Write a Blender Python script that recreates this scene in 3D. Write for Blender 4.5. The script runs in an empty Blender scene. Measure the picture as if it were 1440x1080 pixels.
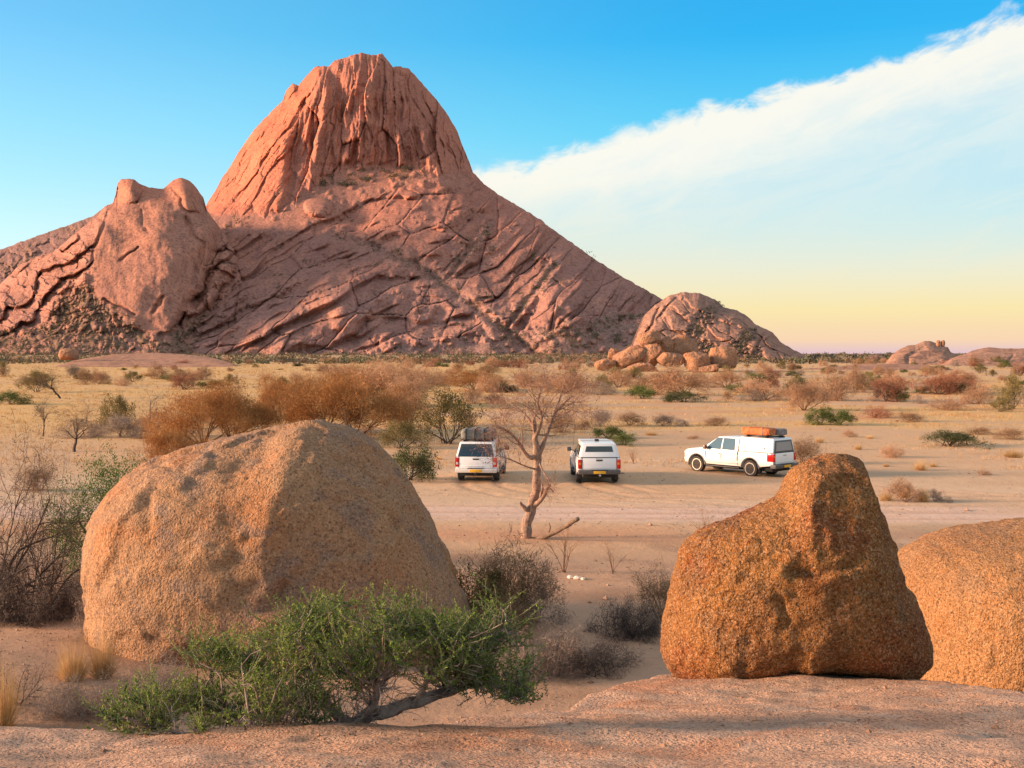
import bpy, bmesh, math, random
import numpy as np
from math import radians, sin, cos, pi
from mathutils import Vector, Matrix

# ------------------------------------------------------------------ scene, camera, sky, sun
scene = bpy.context.scene
COL = scene.collection
F, CX, CY, HC = 1650.0, 720.0, 540.0, 5.7        # focal length in photo pixels, optical centre, eye height above the plain
HOR = 497.0
PITCH = math.atan((CY - HOR) / F)

cam_data = bpy.data.cameras.new("camera")
cam_data.sensor_width = 36.0
cam_data.lens = 36.0 * F / 1440.0
cam_data.clip_start = 0.1
cam_data.clip_end = 20000.0
cam = bpy.data.objects.new("camera", cam_data)
COL.objects.link(cam)
cam.location = (0, 0, HC)
cam.rotation_euler = (pi / 2 - PITCH, 0, 0)
scene.camera = cam

SUN_EL = radians(12.5)
SUN_AZ = radians(-94.0)          # clockwise from +Y (the view direction): from the left, a little behind the camera
SUN_STRENGTH = 5.0
SKY_STRENGTH = 0.15
EXPOSURE = 0.95

sun_data = bpy.data.lights.new("sun", 'SUN')
sun_data.energy = SUN_STRENGTH
sun_data.angle = radians(12.0)
sun_data.color = (1.0, 0.62, 0.37)
sun = bpy.data.objects.new("sun", sun_data)
COL.objects.link(sun)
sdir = Vector((sin(SUN_AZ) * cos(SUN_EL), cos(SUN_AZ) * cos(SUN_EL), sin(SUN_EL)))
sun.rotation_euler = sdir.to_track_quat('Z', 'Y').to_euler()
sun.location = sdir * 50

scene.view_settings.view_transform = 'Standard'
scene.view_settings.look = 'None'
scene.view_settings.gamma = 1.0
scene.view_settings.exposure = EXPOSURE
scene.view_settings.use_curve_mapping = False
scene.cycles.max_bounces = 5
scene.cycles.diffuse_bounces = 3
scene.cycles.glossy_bounces = 2
scene.cycles.transmission_bounces = 2
scene.cycles.transparent_max_bounces = 4
scene.cycles.use_denoising = True


class NT:
    """small wrapper for writing node trees as expressions"""
    def __init__(self, tree):
        self.t = tree
        tree.nodes.clear()

    def node(self, typ, **kw):
        n = self.t.nodes.new(typ)
        for k, v in kw.items():
            setattr(n, k, v)
        return n

    def put(self, sock, v):
        if v is None:
            return
        if isinstance(v, bpy.types.NodeSocket):
            self.t.links.new(v, sock)
        elif isinstance(v, (int, float)):
            try:
                sock.default_value = v
            except TypeError:
                sock.default_value = (v, v, v)
        else:
            v = tuple(v)
            if len(sock.default_value) == 4 and len(v) == 3:
                v = v + (1.0,)
            sock.default_value = v

    def m(self, op, a, b=None, c=None, clamp=False):
        n = self.node('ShaderNodeMath', operation=op, use_clamp=clamp)
        self.put(n.inputs[0], a); self.put(n.inputs[1], b); self.put(n.inputs[2], c)
        return n.outputs[0]

    def vm(self, op, a, b=None):
        n = self.node('ShaderNodeVectorMath', operation=op)
        self.put(n.inputs[0], a); self.put(n.inputs[1], b)
        return n.outputs[0]

    def mix(self, f, a, b, mode='MIX'):
        n = self.node('ShaderNodeMix', data_type='RGBA', blend_type=mode)
        self.put(n.inputs[0], f); self.put(n.inputs[6], a); self.put(n.inputs[7], b)
        return n.outputs[2]

    def ramp(self, x, lo, hi, a=0.0, b=1.0, smooth=True):
        n = self.node('ShaderNodeMapRange')
        n.interpolation_type = 'SMOOTHSTEP' if smooth else 'LINEAR'
        n.clamp = True
        self.put(n.inputs[0], x)
        for i, v in enumerate((lo, hi, a, b)):
            self.put(n.inputs[i + 1], v)
        return n.outputs[0]

    def cramp(self, x, stops):
        n = self.node('ShaderNodeValToRGB')
        el = n.color_ramp.elements
        while len(el) < len(stops):
            el.new(0.5)
        for e, (p, c) in zip(el, stops):
            e.position = p
            e.color = tuple(c) + (1.0,) if len(c) == 3 else c
        self.put(n.inputs[0], x)
        return n.outputs[0]

    def noise(self, vec, scale, detail=4.0, rough=0.55, dist=0.0, out=0):
        n = self.node('ShaderNodeTexNoise')
        self.put(n.inputs['Vector'], vec); self.put(n.inputs['Scale'], scale)
        self.put(n.inputs['Detail'], detail); self.put(n.inputs['Roughness'], rough)
        self.put(n.inputs['Distortion'], dist)
        return n.outputs[out]

    def voro(self, vec, scale, feature='F1', out='Distance', rnd=1.0):
        n = self.node('ShaderNodeTexVoronoi', feature=feature)
        self.put(n.inputs['Vector'], vec); self.put(n.inputs['Scale'], scale)
        self.put(n.inputs['Randomness'], rnd)
        return n.outputs[out]

    def mapping(self, vec, scale=(1, 1, 1), rot=(0, 0, 0), loc=(0, 0, 0)):
        n = self.node('ShaderNodeMapping')
        self.put(n.inputs[0], vec); n.inputs[1].default_value = loc
        n.inputs[2].default_value = rot; n.inputs[3].default_value = scale
        return n.outputs[0]

    def bump(self, h, strength, dist, normal=None):
        n = self.node('ShaderNodeBump')
        n.inputs['Strength'].default_value = strength
        n.inputs['Distance'].default_value = dist
        self.put(n.inputs['Height'], h)
        if normal is not None:
            self.put(n.inputs['Normal'], normal)
        return n.outputs[0]


# ---- sky: Nishita air, graded as in the photograph's saturated evening, with one high cloud bank
world = bpy.data.worlds.new("World")
scene.world = world
world.use_nodes = True
W = NT(world.node_tree)
w_out = W.node('ShaderNodeOutputWorld')
w_bg = W.node('ShaderNodeBackground')
sky = W.node('ShaderNodeTexSky')
sky.sky_type = 'NISHITA'
sky.sun_disc = False
sky.sun_elevation = SUN_EL
sky.sun_rotation = SUN_AZ
sky.altitude = 1100.0
sky.air_density = 1.0
sky.dust_density = 0.7
sky.ozone_density = 3.0
gen = W.node('ShaderNodeTexCoord').outputs['Generated']
sep = W.node('ShaderNodeSeparateXYZ')
W.put(sep.inputs[0], gen)
wx, wy, wz = sep.outputs
el = W.m('ARCSINE', wz)                                   # elevation, radians
az = W.m('ARCTAN2', wx, wy)                               # azimuth from the view axis, + to the right
# clear air: hue of the Nishita sky strengthened, then a blue that deepens with height
hs = W.node('ShaderNodeHueSaturation')
hs.inputs['Saturation'].default_value = 1.05
hs.inputs['Value'].default_value = 1.0
W.put(hs.inputs['Color'], sky.outputs[0])
def _k(c, s=1.0 / SKY_STRENGTH / (2 ** EXPOSURE)):
    return tuple(x * s for x in c)
clear = W.cramp(W.m('DIVIDE', el, pi / 2), [
    (0.0, _k((0.88, 0.95, 0.90))), (0.065, _k((0.60, 0.93, 0.94))), (0.115, _k((0.30, 0.82, 0.95))),
    (0.165, _k((0.09, 0.62, 0.92))), (0.26, _k((0.04, 0.40, 0.78))), (1.0, _k((0.035, 0.17, 0.46)))])
deep = W.cramp(W.m('DIVIDE', el, pi / 2), [
    (0.0, _k((0.80, 0.92, 0.92))), (0.065, _k((0.40, 0.82, 0.95))), (0.115, _k((0.12, 0.66, 0.95))),
    (0.165, _k((0.02, 0.47, 0.92))), (0.26, _k((0.02, 0.30, 0.76))), (1.0, _k((0.035, 0.17, 0.46)))])
side = W.ramp(az, -0.45, 0.22)
air = W.mix(side, clear, deep)
toward = W.m('COSINE', W.m('SUBTRACT', az, SUN_AZ))                      # 1 towards the sun's side of the sky
air = W.mix(W.ramp(toward, -0.35, 0.75, 0.93, 0.30), hs.outputs[0], air)
# cloud bank: a slanting front with a tufted upper edge, thinning downwards
cvec = W.node('ShaderNodeCombineXYZ')
W.put(cvec.inputs[0], az); W.put(cvec.inputs[1], el)
cv = cvec.outputs[0]
slant = W.mapping(cv, rot=(0, 0, -0.30))
n_big = W.noise(W.mapping(slant, scale=(7, 16, 1)), 1.0, 2.0, 0.5)
n_edge = W.noise(W.mapping(slant, scale=(26, 46, 1)), 1.0, 5.0, 0.62, 0.4)
n_str = W.noise(W.mapping(slant, scale=(5, 30, 1), loc=(3.1, 0.7, 0)), 1.0, 5.0, 0.62, 0.6)
edge = W.m('ADD', 0.167, W.m('MULTIPLY', az, 0.238))                     # elevation of the front
depth_ = W.m('SUBTRACT', edge, el)
depth_ = W.m('ADD', depth_, W.m('MULTIPLY', W.m('SUBTRACT', n_edge, 0.5), 0.042))
depth_ = W.m('ADD', depth_, W.m('MULTIPLY', W.m('SUBTRACT', n_big, 0.5), 0.03))
body = W.ramp(depth_, 0.0, 0.015)
thin = W.ramp(depth_, 0.04, 0.20, 1.0, 0.0)
veil = W.m('MULTIPLY', W.ramp(n_str, 0.42, 0.70), 0.55)
n_in = W.ramp(W.noise(W.mapping(slant, scale=(8, 34, 1), loc=(1.3, 4.1, 0)), 1.0, 5.0, 0.6, 0.8), 0.36, 0.62)
wisp = W.ramp(depth_, 0.012, 0.075)                                      # solid at the front, streaked behind it
solid = W.m('ADD', W.m('MULTIPLY', wisp, n_in), W.m('SUBTRACT', 1.0, wisp))
dens = W.m('MULTIPLY', body, W.m('MAXIMUM', W.m('MULTIPLY', W.m('MULTIPLY', thin, 0.96), W.m('ADD', 0.66, W.m('MULTIPLY', solid, 0.34))), veil))
dens = W.m('MAXIMUM', dens, W.m('MULTIPLY', W.ramp(depth_, 0.22, 0.45), 0.85))         # the bank goes on unseen to the right and behind, thickened for fill light
dens = W.m('MULTIPLY', dens, W.ramp(el, 0.0, 0.05, 0.35, 1.0))
ccol = W.mix(W.ramp(el, 0.02, 0.17), _k((0.98, 0.84, 0.60)), _k((1.0, 0.97, 0.87)))
air = W.mix(dens, air, ccol)
# thin even veil under the bank
air = W.mix(W.m('MULTIPLY', W.m('MULTIPLY', body, W.ramp(depth_, 0.02, 0.09)), 0.60), air, _k((0.60, 0.82, 0.88)))
# warm horizon glow opposite the sun
warm = W.m('MULTIPLY', W.ramp(el, 0.150, 0.025), W.ramp(W.m('COSINE', W.m('SUBTRACT', az, 0.55)), 0.35, 0.95))
warmcol = W.cramp(W.m('DIVIDE', el, 0.12), [
    (0.0, _k((0.78, 0.52, 0.58))), (0.09, _k((0.97, 0.66, 0.42))), (0.30, _k((1.0, 0.80, 0.38))), (0.6, _k((0.97, 0.86, 0.57))), (1.0, _k((0.86, 0.91, 0.74)))])
air = W.mix(W.m('MULTIPLY', warm, 0.92), air, warmcol)
# pale veil added overhead, out of view, to neutralise the blue fill light
fill_veil = W.m('MULTIPLY', W.ramp(el, 0.33, 0.80), W.ramp(W.noise(W.mapping(gen, scale=(2.2, 3.6, 2.2)), 1.0, 4.0, 0.55, 0.3), 0.25, 0.75, 0.62, 0.95))
air = W.mix(fill_veil, air, _k((0.72, 0.665, 0.60)))
# below the horizon
air = W.mix(W.ramp(el, -0.02, 0.0), _k((0.5, 0.36, 0.27)), air)
W.put(w_bg.inputs['Color'], air)
w_bg.inputs['Strength'].default_value = SKY_STRENGTH
W.put(w_out.inputs[0], w_bg.outputs[0])


# ------------------------------------------------------------------ helpers
_cp, _sp = cos(PITCH), sin(PITCH)
def ray(px, py):
    """direction of a photo pixel, scaled so that its y is 1 (arrays allowed)"""
    px = np.asarray(px, float); py = np.asarray(py, float)
    x = (px - CX) / F
    zc = -(py - CY) / F
    dy = _cp + zc * _sp
    dz = -_sp + zc * _cp
    return x / dy, dz / dy

def at(px, py, Y):
    dx, dz = ray(px, py)
    return np.stack(np.broadcast_arrays(dx * Y, np.asarray(Y, float) + 0 * dx, HC + dz * Y), -1)

def gnd(px, py, z=0.0):
    dx, dz = ray(px, py)
    Y = (HC - z) / (-dz)
    return float(dx * Y), float(Y)

def _hash(ix, iy, iz, seed):
    with np.errstate(over='ignore'):
        h = (ix.astype(np.uint32) * np.uint32(374761393) + iy.astype(np.uint32) * np.uint32(668265263)
             + iz.astype(np.uint32) * np.uint32(2246822519) + np.uint32((seed * 3266489917) & 0xffffffff))
        h ^= h >> np.uint32(15); h *= np.uint32(2246822519)
        h ^= h >> np.uint32(13); h *= np.uint32(3266489917)
        h ^= h >> np.uint32(16)
    return h

def rnd(ix, iy, seed, iz=None):
    iz = np.zeros_like(ix) if iz is None else iz
    return _hash(ix, iy, iz, seed).astype(np.float64) / 4294967295.0

def noise2(x, y, seed=0):
    xi = np.floor(x).astype(np.int64); yi = np.floor(y).astype(np.int64)
    fx = x - xi; fy = y - yi
    ux = fx * fx * fx * (fx * (fx * 6 - 15) + 10); uy = fy * fy * fy * (fy * (fy * 6 - 15) + 10)
    def g(i, j):
        a = rnd(xi + i, yi + j, seed) * 2 * pi
        return np.cos(a) * (fx - i) + np.sin(a) * (fy - j)
    return 1.5 * ((g(0, 0) * (1 - ux) + g(1, 0) * ux) * (1 - uy) + (g(0, 1) * (1 - ux) + g(1, 1) * ux) * uy)

def fbm2(x, y, oct=4, seed=0, gain=0.5):
    s = 0; a = 1.0; t = 0
    for o in range(oct):
        s = s + a * noise2(x * 2 ** o + 17.3 * o, y * 2 ** o - 9.1 * o, seed + o); t += a; a *= gain
    return s / t

def noise3(x, y, z, seed=0):
    xi, yi, zi = (np.floor(v).astype(np.int64) for v in (x, y, z))
    fx, fy, fz = x - xi, y - yi, z - zi
    q = lambda f: f * f * (3 - 2 * f)
    ux, uy, uz = q(fx), q(fy), q(fz)
    c = lambda i, j, k: rnd(xi + i, yi + j, seed, zi + k) * 2 - 1
    def l(a, b, t): return a + (b - a) * t
    return l(l(l(c(0, 0, 0), c(1, 0, 0), ux), l(c(0, 1, 0), c(1, 1, 0), ux), uy),
             l(l(c(0, 0, 1), c(1, 0, 1), ux), l(c(0, 1, 1), c(1, 1, 1), ux), uy), uz)

def fbm3(p, freq, oct=4, seed=0, gain=0.5):
    s = 0; a = 1.0; t = 0
    for o in range(oct):
        f = freq * 2 ** o
        s = s + a * noise3(p[:, 0] * f + 5.2 * o, p[:, 1] * f - 3.7 * o, p[:, 2] * f + 1.9 * o, seed + o); t += a; a *= gain
    return s / t

def voro2(x, y, seed=0, jit=0.9):
    """2-D cellular noise: F1, F2-F1 edge measure and a random value per cell"""
    xi = np.floor(x).astype(np.int64); yi = np.floor(y).astype(np.int64)
    f1 = np.full(x.shape, 9.0); f2 = np.full(x.shape, 9.0); cid = np.zeros(x.shape)
    dxx = np.zeros(x.shape); dyy = np.zeros(x.shape)
    for i in (-1, 0, 1):
        for j in (-1, 0, 1):
            cx, cy = xi + i, yi + j
            px = cx + 0.5 + (rnd(cx, cy, seed) - 0.5) * jit; py = cy + 0.5 + (rnd(cx, cy, seed + 71) - 0.5) * jit
            ex, ey = x - px, y - py
            d = np.sqrt(ex * ex + ey * ey)
            near = d < f1
            f2 = np.where(near, f1, np.minimum(f2, d))
            cid = np.where(near, rnd(cx, cy, seed + 133), cid)
            dxx = np.where(near, ex, dxx); dyy = np.where(near, ey, dyy)
            f1 = np.where(near, d, f1)
    return f1, f2 - f1, cid, dxx, dyy

def sstep(x, a, b):
    t = np.clip((x - a) / (b - a), 0, 1)
    return t * t * (3 - 2 * t)

def polydist(u, v, pts):
    """distance of points to a polyline"""
    d = np.full(u.shape, 1e9)
    for (x0, y0), (x1, y1) in zip(pts[:-1], pts[1:]):
        ex, ey = x1 - x0, y1 - y0
        t = np.clip(((u - x0) * ex + (v - y0) * ey) / (ex * ex + ey * ey), 0, 1)
        d = np.minimum(d, np.hypot(u - x0 - t * ex, v - y0 - t * ey))
    return d

def mesh_np(name, co, faces, smooth=True):
    """mesh from numpy arrays; faces is an (n,3) or (n,4) index array"""
    me = bpy.data.meshes.new(name)
    co = np.ascontiguousarray(co, np.float32); faces = np.ascontiguousarray(faces, np.int32)
    n, k = faces.shape
    me.vertices.add(len(co)); me.vertices.foreach_set('co', co.ravel())
    me.loops.add(n * k); me.loops.foreach_set('vertex_index', faces.ravel())
    me.polygons.add(n)
    me.polygons.foreach_set('loop_start', np.arange(0, n * k, k, dtype=np.int32))
    me.polygons.foreach_set('loop_total', np.full(n, k, np.int32))
    me.polygons.foreach_set('use_smooth', np.full(n, smooth))
    me.update(calc_edges=True)
    return me

def grid_faces(nr, nc):
    i = np.arange(nr * nc).reshape(nr, nc)
    return np.stack([i[:-1, :-1], i[:-1, 1:], i[1:, 1:], i[1:, :-1]], -1).reshape(-1, 4)

def set_col(me, rgb, name='tint'):
    a = me.color_attributes.new(name, 'FLOAT_COLOR', 'POINT')
    c = np.ones((len(me.vertices), 4), np.float32); c[:, :3] = rgb
    a.data.foreach_set('color', c.ravel())

def obj(name, me, mat=None, parent=None, loc=(0, 0, 0)):
    o = bpy.data.objects.new(name, me)
    COL.objects.link(o)
    if mat is not None and me is not None:
        if len(me.materials) == 0:
            me.materials.append(mat)
    o.parent = parent
    o.location = loc
    return o

def tag(o, label=None, cat=None, group=None, kind=None):
    if label: o['label'] = label
    if cat: o['category'] = cat
    if group: o['group'] = group
    if kind: o['kind'] = kind
    return o

def empty(name, loc=(0, 0, 0), rz=0.0):
    e = bpy.data.objects.new(name, None)
    COL.objects.link(e)
    e.location = loc; e.rotation_euler = (0, 0, rz)
    e.empty_display_size = 0.1
    return e

def new_mat(name):
    m = bpy.data.materials.new(name)
    m.use_nodes = True
    t = NT(m.node_tree)
    out = t.node('ShaderNodeOutputMaterial')
    bs = t.node('ShaderNodeBsdfPrincipled')
    t.put(out.inputs[0], bs.outputs[0])
    return m, t, bs

def plain_mat(name, col, rough=0.5, metal=0.0, var=0.0, vscale=8.0, spec=0.5, bump=0.0):
    m, t, b = new_mat(name)
    tc = t.node('ShaderNodeTexCoord').outputs['Object']
    c = col
    if var:
        n = t.noise(tc, vscale, 4, 0.6)
        c = t.mix(t.ramp(n, 0.3, 0.7), tuple(x * (1 - var) for x in col), tuple(min(1, x * (1 + var)) for x in col))
    t.put(b.inputs['Base Color'], c)
    b.inputs['Roughness'].default_value = rough
    b.inputs['Metallic'].default_value = metal
    b.inputs['Specular IOR Level'].default_value = spec
    if bump:
        t.put(b.inputs['Normal'], t.bump(t.noise(tc, vscale * 4, 5), 0.6, bump))
    return m

# ------------------------------------------------------------------ rock and ground materials
def granite_mat(name, base, dark, lichen, grain_scale, lich=0.35, grain=0.5, bumpd=0.012, stain=(0.30, 0.10, 0.035), stain_amt=0.3, big=0.6, attr=False):
    m, t, b = new_mat(name)
    tc = t.node('ShaderNodeTexCoord').outputs['Object']
    n1 = t.noise(tc, big, 5, 0.6, 0.5)
    n2 = t.noise(tc, big * 3.1, 5, 0.65, 0.8)
    n3 = t.noise(t.mapping(tc, loc=(7, 3, 5)), big * 1.7, 4, 0.6, 0.3)
    g1 = t.noise(tc, grain_scale, 3, 0.7)
    g2 = t.voro(tc, grain_scale * 1.7, out='Color')
    gs = t.node('ShaderNodeSeparateColor'); t.put(gs.inputs[0], g2)
    c = t.mix(t.ramp(n1, 0.3, 0.7), base, dark)
    c = t.mix(t.m('MULTIPLY', t.ramp(n3, 0.50, 0.68), stain_amt), c, stain)
    c = t.mix(t.m('MULTIPLY', t.ramp(n2, 0.50, 0.66), lich), c, lichen)
    pale = t.mix(0.55, c, (0.66, 0.42, 0.25))
    c = t.mix(t.m('MULTIPLY', t.ramp(gs.outputs[0], 0.62, 1.0), 0.75 * grain), c, pale)
    blk = t.mix(0.78, c, (0.035, 0.02, 0.015))
    c = t.mix(t.m('MULTIPLY', t.ramp(g1, 0.54, 0.66), 0.55 * grain), c, pale)
    c = t.mix(t.m('MULTIPLY', t.ramp(g1, 0.47, 0.35), grain), c, blk)
    fine = t.noise(tc, grain_scale * 0.35, 4, 0.7)
    c = t.mix(t.m('MULTIPLY', t.ramp(fine, 0.46, 0.30), 0.45 * grain), c, blk)
    if attr:
        a = t.node('ShaderNodeAttribute'); a.attribute_name = 'tint'
        c = t.mix(1.0, c, a.outputs['Color'], 'MULTIPLY')
    t.put(b.inputs['Base Color'], c)
    b.inputs['Roughness'].default_value = 0.85
    b.inputs['Specular IOR Level'].default_value = 0.25
    nb = t.bump(t.noise(tc, big * 9, 5, 0.6), 0.5, 0.05)
    nb = t.bump(t.m('ADD', t.m('MULTIPLY', g1, 1.2), t.m('MULTIPLY', t.voro(tc, grain_scale * 1.3), 0.4)), 1.0, bumpd, nb)
    nb = t.bump(fine, 0.8, bumpd * 1.6, nb)
    t.put(b.inputs['Normal'], nb)
    return m

MAT_SLAB = granite_mat('granite_slab', (0.62, 0.385, 0.26), (0.50, 0.285, 0.18), (0.58, 0.43, 0.32), 52, 0.6, 1.0, 0.017, (0.46, 0.17, 0.07), 0.55, 0.7)
MAT_BIG = granite_mat('granite_big', (0.38, 0.212, 0.108), (0.29, 0.16, 0.09), (0.20, 0.145, 0.122), 19, 0.65, 0.8, 0.032, (0.38, 0.145, 0.045), 0.6, 0.36)
MAT_BAL = granite_mat('granite_balanced', (0.34, 0.145, 0.035), (0.21, 0.075, 0.018), (0.15, 0.085, 0.04), 46, 0.5, 1.0, 0.024, (0.24, 0.06, 0.012), 0.8, 0.9)
MAT_RIGHT = granite_mat('granite_right', (0.38, 0.19, 0.075), (0.29, 0.135, 0.048), (0.26, 0.165, 0.10), 38, 0.35, 0.95, 0.022, (0.40, 0.14, 0.03), 0.5, 0.5)
MAT_PILE = granite_mat('granite_pile', (0.46, 0.22, 0.115), (0.36, 0.175, 0.105), (0.28, 0.165, 0.115), 1.6, 0.7, 0.6, 0.4, (0.46, 0.15, 0.05), 0.6, 0.12)

def mountain_mat(name, streak=1.0):
    m, t, b = new_mat(name)
    tc = t.node('ShaderNodeTexCoord').outputs['Object']
    a = t.node('ShaderNodeAttribute'); a.attribute_name = 'tint'
    n1 = t.noise(tc, 0.008, 5, 0.6, 0.6)
    n2 = t.noise(tc, 0.045, 6, 0.65, 0.4)
    n3 = t.noise(t.mapping(tc, scale=(1, 1, 0.16)), 0.05, 5, 0.6, 0.2)
    n4 = t.noise(tc, 0.22, 5, 0.7)
    c = t.mix(t.ramp(n1, 0.32, 0.68), (0.49, 0.232, 0.165), (0.42, 0.208, 0.158))
    c = t.mix(t.m('MULTIPLY', t.ramp(n2, 0.52, 0.70), 0.45), c, (0.31, 0.170, 0.130))
    c = t.mix(t.m('MULTIPLY', t.ramp(n3, 0.54, 0.70), 0.5 * streak), c, (0.22, 0.105, 0.085))
    c = t.mix(t.m('MULTIPLY', t.ramp(n4, 0.52, 0.36), 0.65), c, (0.17, 0.080, 0.065))
    c = t.mix(t.m('MULTIPLY', t.ramp(n4, 0.54, 0.70), 0.45), c, (0.66, 0.33, 0.225))
    c = t.mix(1.0, c, a.outputs['Color'], 'MULTIPLY')
    t.put(b.inputs['Base Color'], c)
    b.inputs['Roughness'].default_value = 0.95
    b.inputs['Specular IOR Level'].default_value = 0.1
    nb = t.bump(n2, 0.7, 5.0)
    nb = t.bump(n4, 1.0, 2.6, nb)
    t.put(b.inputs['Normal'], nb)
    return m

MAT_MOUNT = mountain_mat('mountain_granite')

def sand_mat():
    m, t, b = new_mat('sand')
    tc = t.node('ShaderNodeTexCoord').outputs['Object']
    a = t.node('ShaderNodeAttribute'); a.attribute_name = 'tint'
    n1 = t.noise(tc, 0.9, 6, 0.65, 0.3)
    n2 = t.noise(tc, 9.0, 5, 0.7)
    n3 = t.noise(t.mapping(tc, scale=(0.25, 1, 1)), 1.6, 5, 0.65, 0.4)
    c = a.outputs['Color']
    c = t.mix(t.m('MULTIPLY', t.ramp(n1, 0.52, 0.72), 0.35), c, t.mix(1.0, c, (0.72, 0.62, 0.55), 'MULTIPLY'))
    c = t.mix(t.m('MULTIPLY', t.ramp(n3, 0.55, 0.72), 0.30), c, t.mix(1.0, c, (1.15, 1.12, 1.1), 'MULTIPLY'))
    c = t.mix(t.m('MULTIPLY', t.ramp(n2, 0.42, 0.28), 0.55), c, t.mix(1.0, c, (0.5, 0.42, 0.38), 'MULTIPLY'))
    t.put(b.inputs['Base Color'], c)
    b.inputs['Roughness'].default_value = 0.95
    b.inputs['Specular IOR Level'].default_value = 0.1
    nb = t.bump(n1, 0.6, 0.12)
    nb = t.bump(n2, 0.7, 0.03, nb)
    t.put(b.inputs['Normal'], nb)
    return m
MAT_SAND = sand_mat()

# ------------------------------------------------------------------ the plain
def _curve(pts, n=60):
    p = np.array(pts, float); t = np.arange(len(p)); tt = np.linspace(0, len(p) - 1, n)
    q = np.stack([np.interp(tt, t, p[:, k]) for k in (0, 1)], -1)
    for _ in range(12): q[1:-1] = 0.25 * q[:-2] + 0.5 * q[1:-1] + 0.25 * q[2:]
    return q
WAYS = [_curve(w) for w in (
    [(-30, 42.5), (-12, 42.0), (0, 41.2), (12, 41.4), (30, 40.4)], [(-30, 44.6), (-10, 43.4), (6, 42.6), (18, 43.2), (32, 42.4)],
    [(14, 42.0), (6, 43.6), (0.5, 46.5), (-1.3, 50.0), (-1.5, 53.0)], [(20, 42.4), (10, 44.0), (5.2, 47), (3.8, 50.5), (3.7, 53)],
    [(24, 43.5), (18, 47), (13, 52), (9.5, 56.5)], [(-25, 47.5), (-10, 48.6), (2, 47.4), (16, 46.0), (30, 45.6)])]
def ruts(x, y):
    """distance to the nearest wheel rut"""
    sh = x.shape; x = x.ravel(); y = y.ravel()
    d = np.full(x.shape, 9.0)
    sel = np.nonzero((y > 36) & (y < 62) & (np.abs(x) < 36))[0]
    if len(sel):
        for w in WAYS:
            t = np.gradient(w, axis=0); t /= np.linalg.norm(t, axis=1, keepdims=True)
            nn = np.stack([-t[:, 1], t[:, 0]], -1)
            for s in (-0.78, 0.78):
                d[sel] = np.minimum(d[sel], polydist(x[sel], y[sel], (w + nn * s).tolist()))
    return d.reshape(sh)

def gz(x, y):
    x = np.asarray(x, float); y = np.asarray(y, float)
    amp = 0.10 + 0.5 * sstep(y, 70, 260) * (1 - sstep(y, 700, 1100))
    flat = 1 - 0.75 * sstep(y, 40, 46) * (1 - sstep(y, 64, 72))
    h = amp * flat * (0.7 * fbm2(x / 34, y / 30, 3, 5) + 0.3 * fbm2(x / 7, y / 6, 2, 9))
    # low reddish swell in the middle distance, and a gentle rise to the foot of the mountain
    h = h + 1.9 * np.exp(-((x + 14) / 32) ** 2 - ((y - 330) / 45) ** 2)
    h = h + 4.0 * sstep(y, 900, 1500)
    # wheel-worn track and its shallow berms
    h = h - 0.05 * np.exp(-((y - (42.0 - 0.02 * x)) / 1.9) ** 2) + 0.07 * np.exp(-((y - (38.6 - 0.03 * x)) / 0.8) ** 2)
    d = ruts(x, y)
    h = h - 0.045 * np.exp(-(d / 0.16) ** 2) + 0.018 * np.exp(-((d - 0.38) / 0.18) ** 2)
    # the bank left of the big boulder
    h = h + 0.5 * np.exp(-((x + 10.0) / 3.2) ** 2 - ((y - 20.0) / 3.0) ** 2)
    return h

def ground_z(x, y):
    return float(gz(np.array([x]), np.array([y]))[0])

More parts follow.
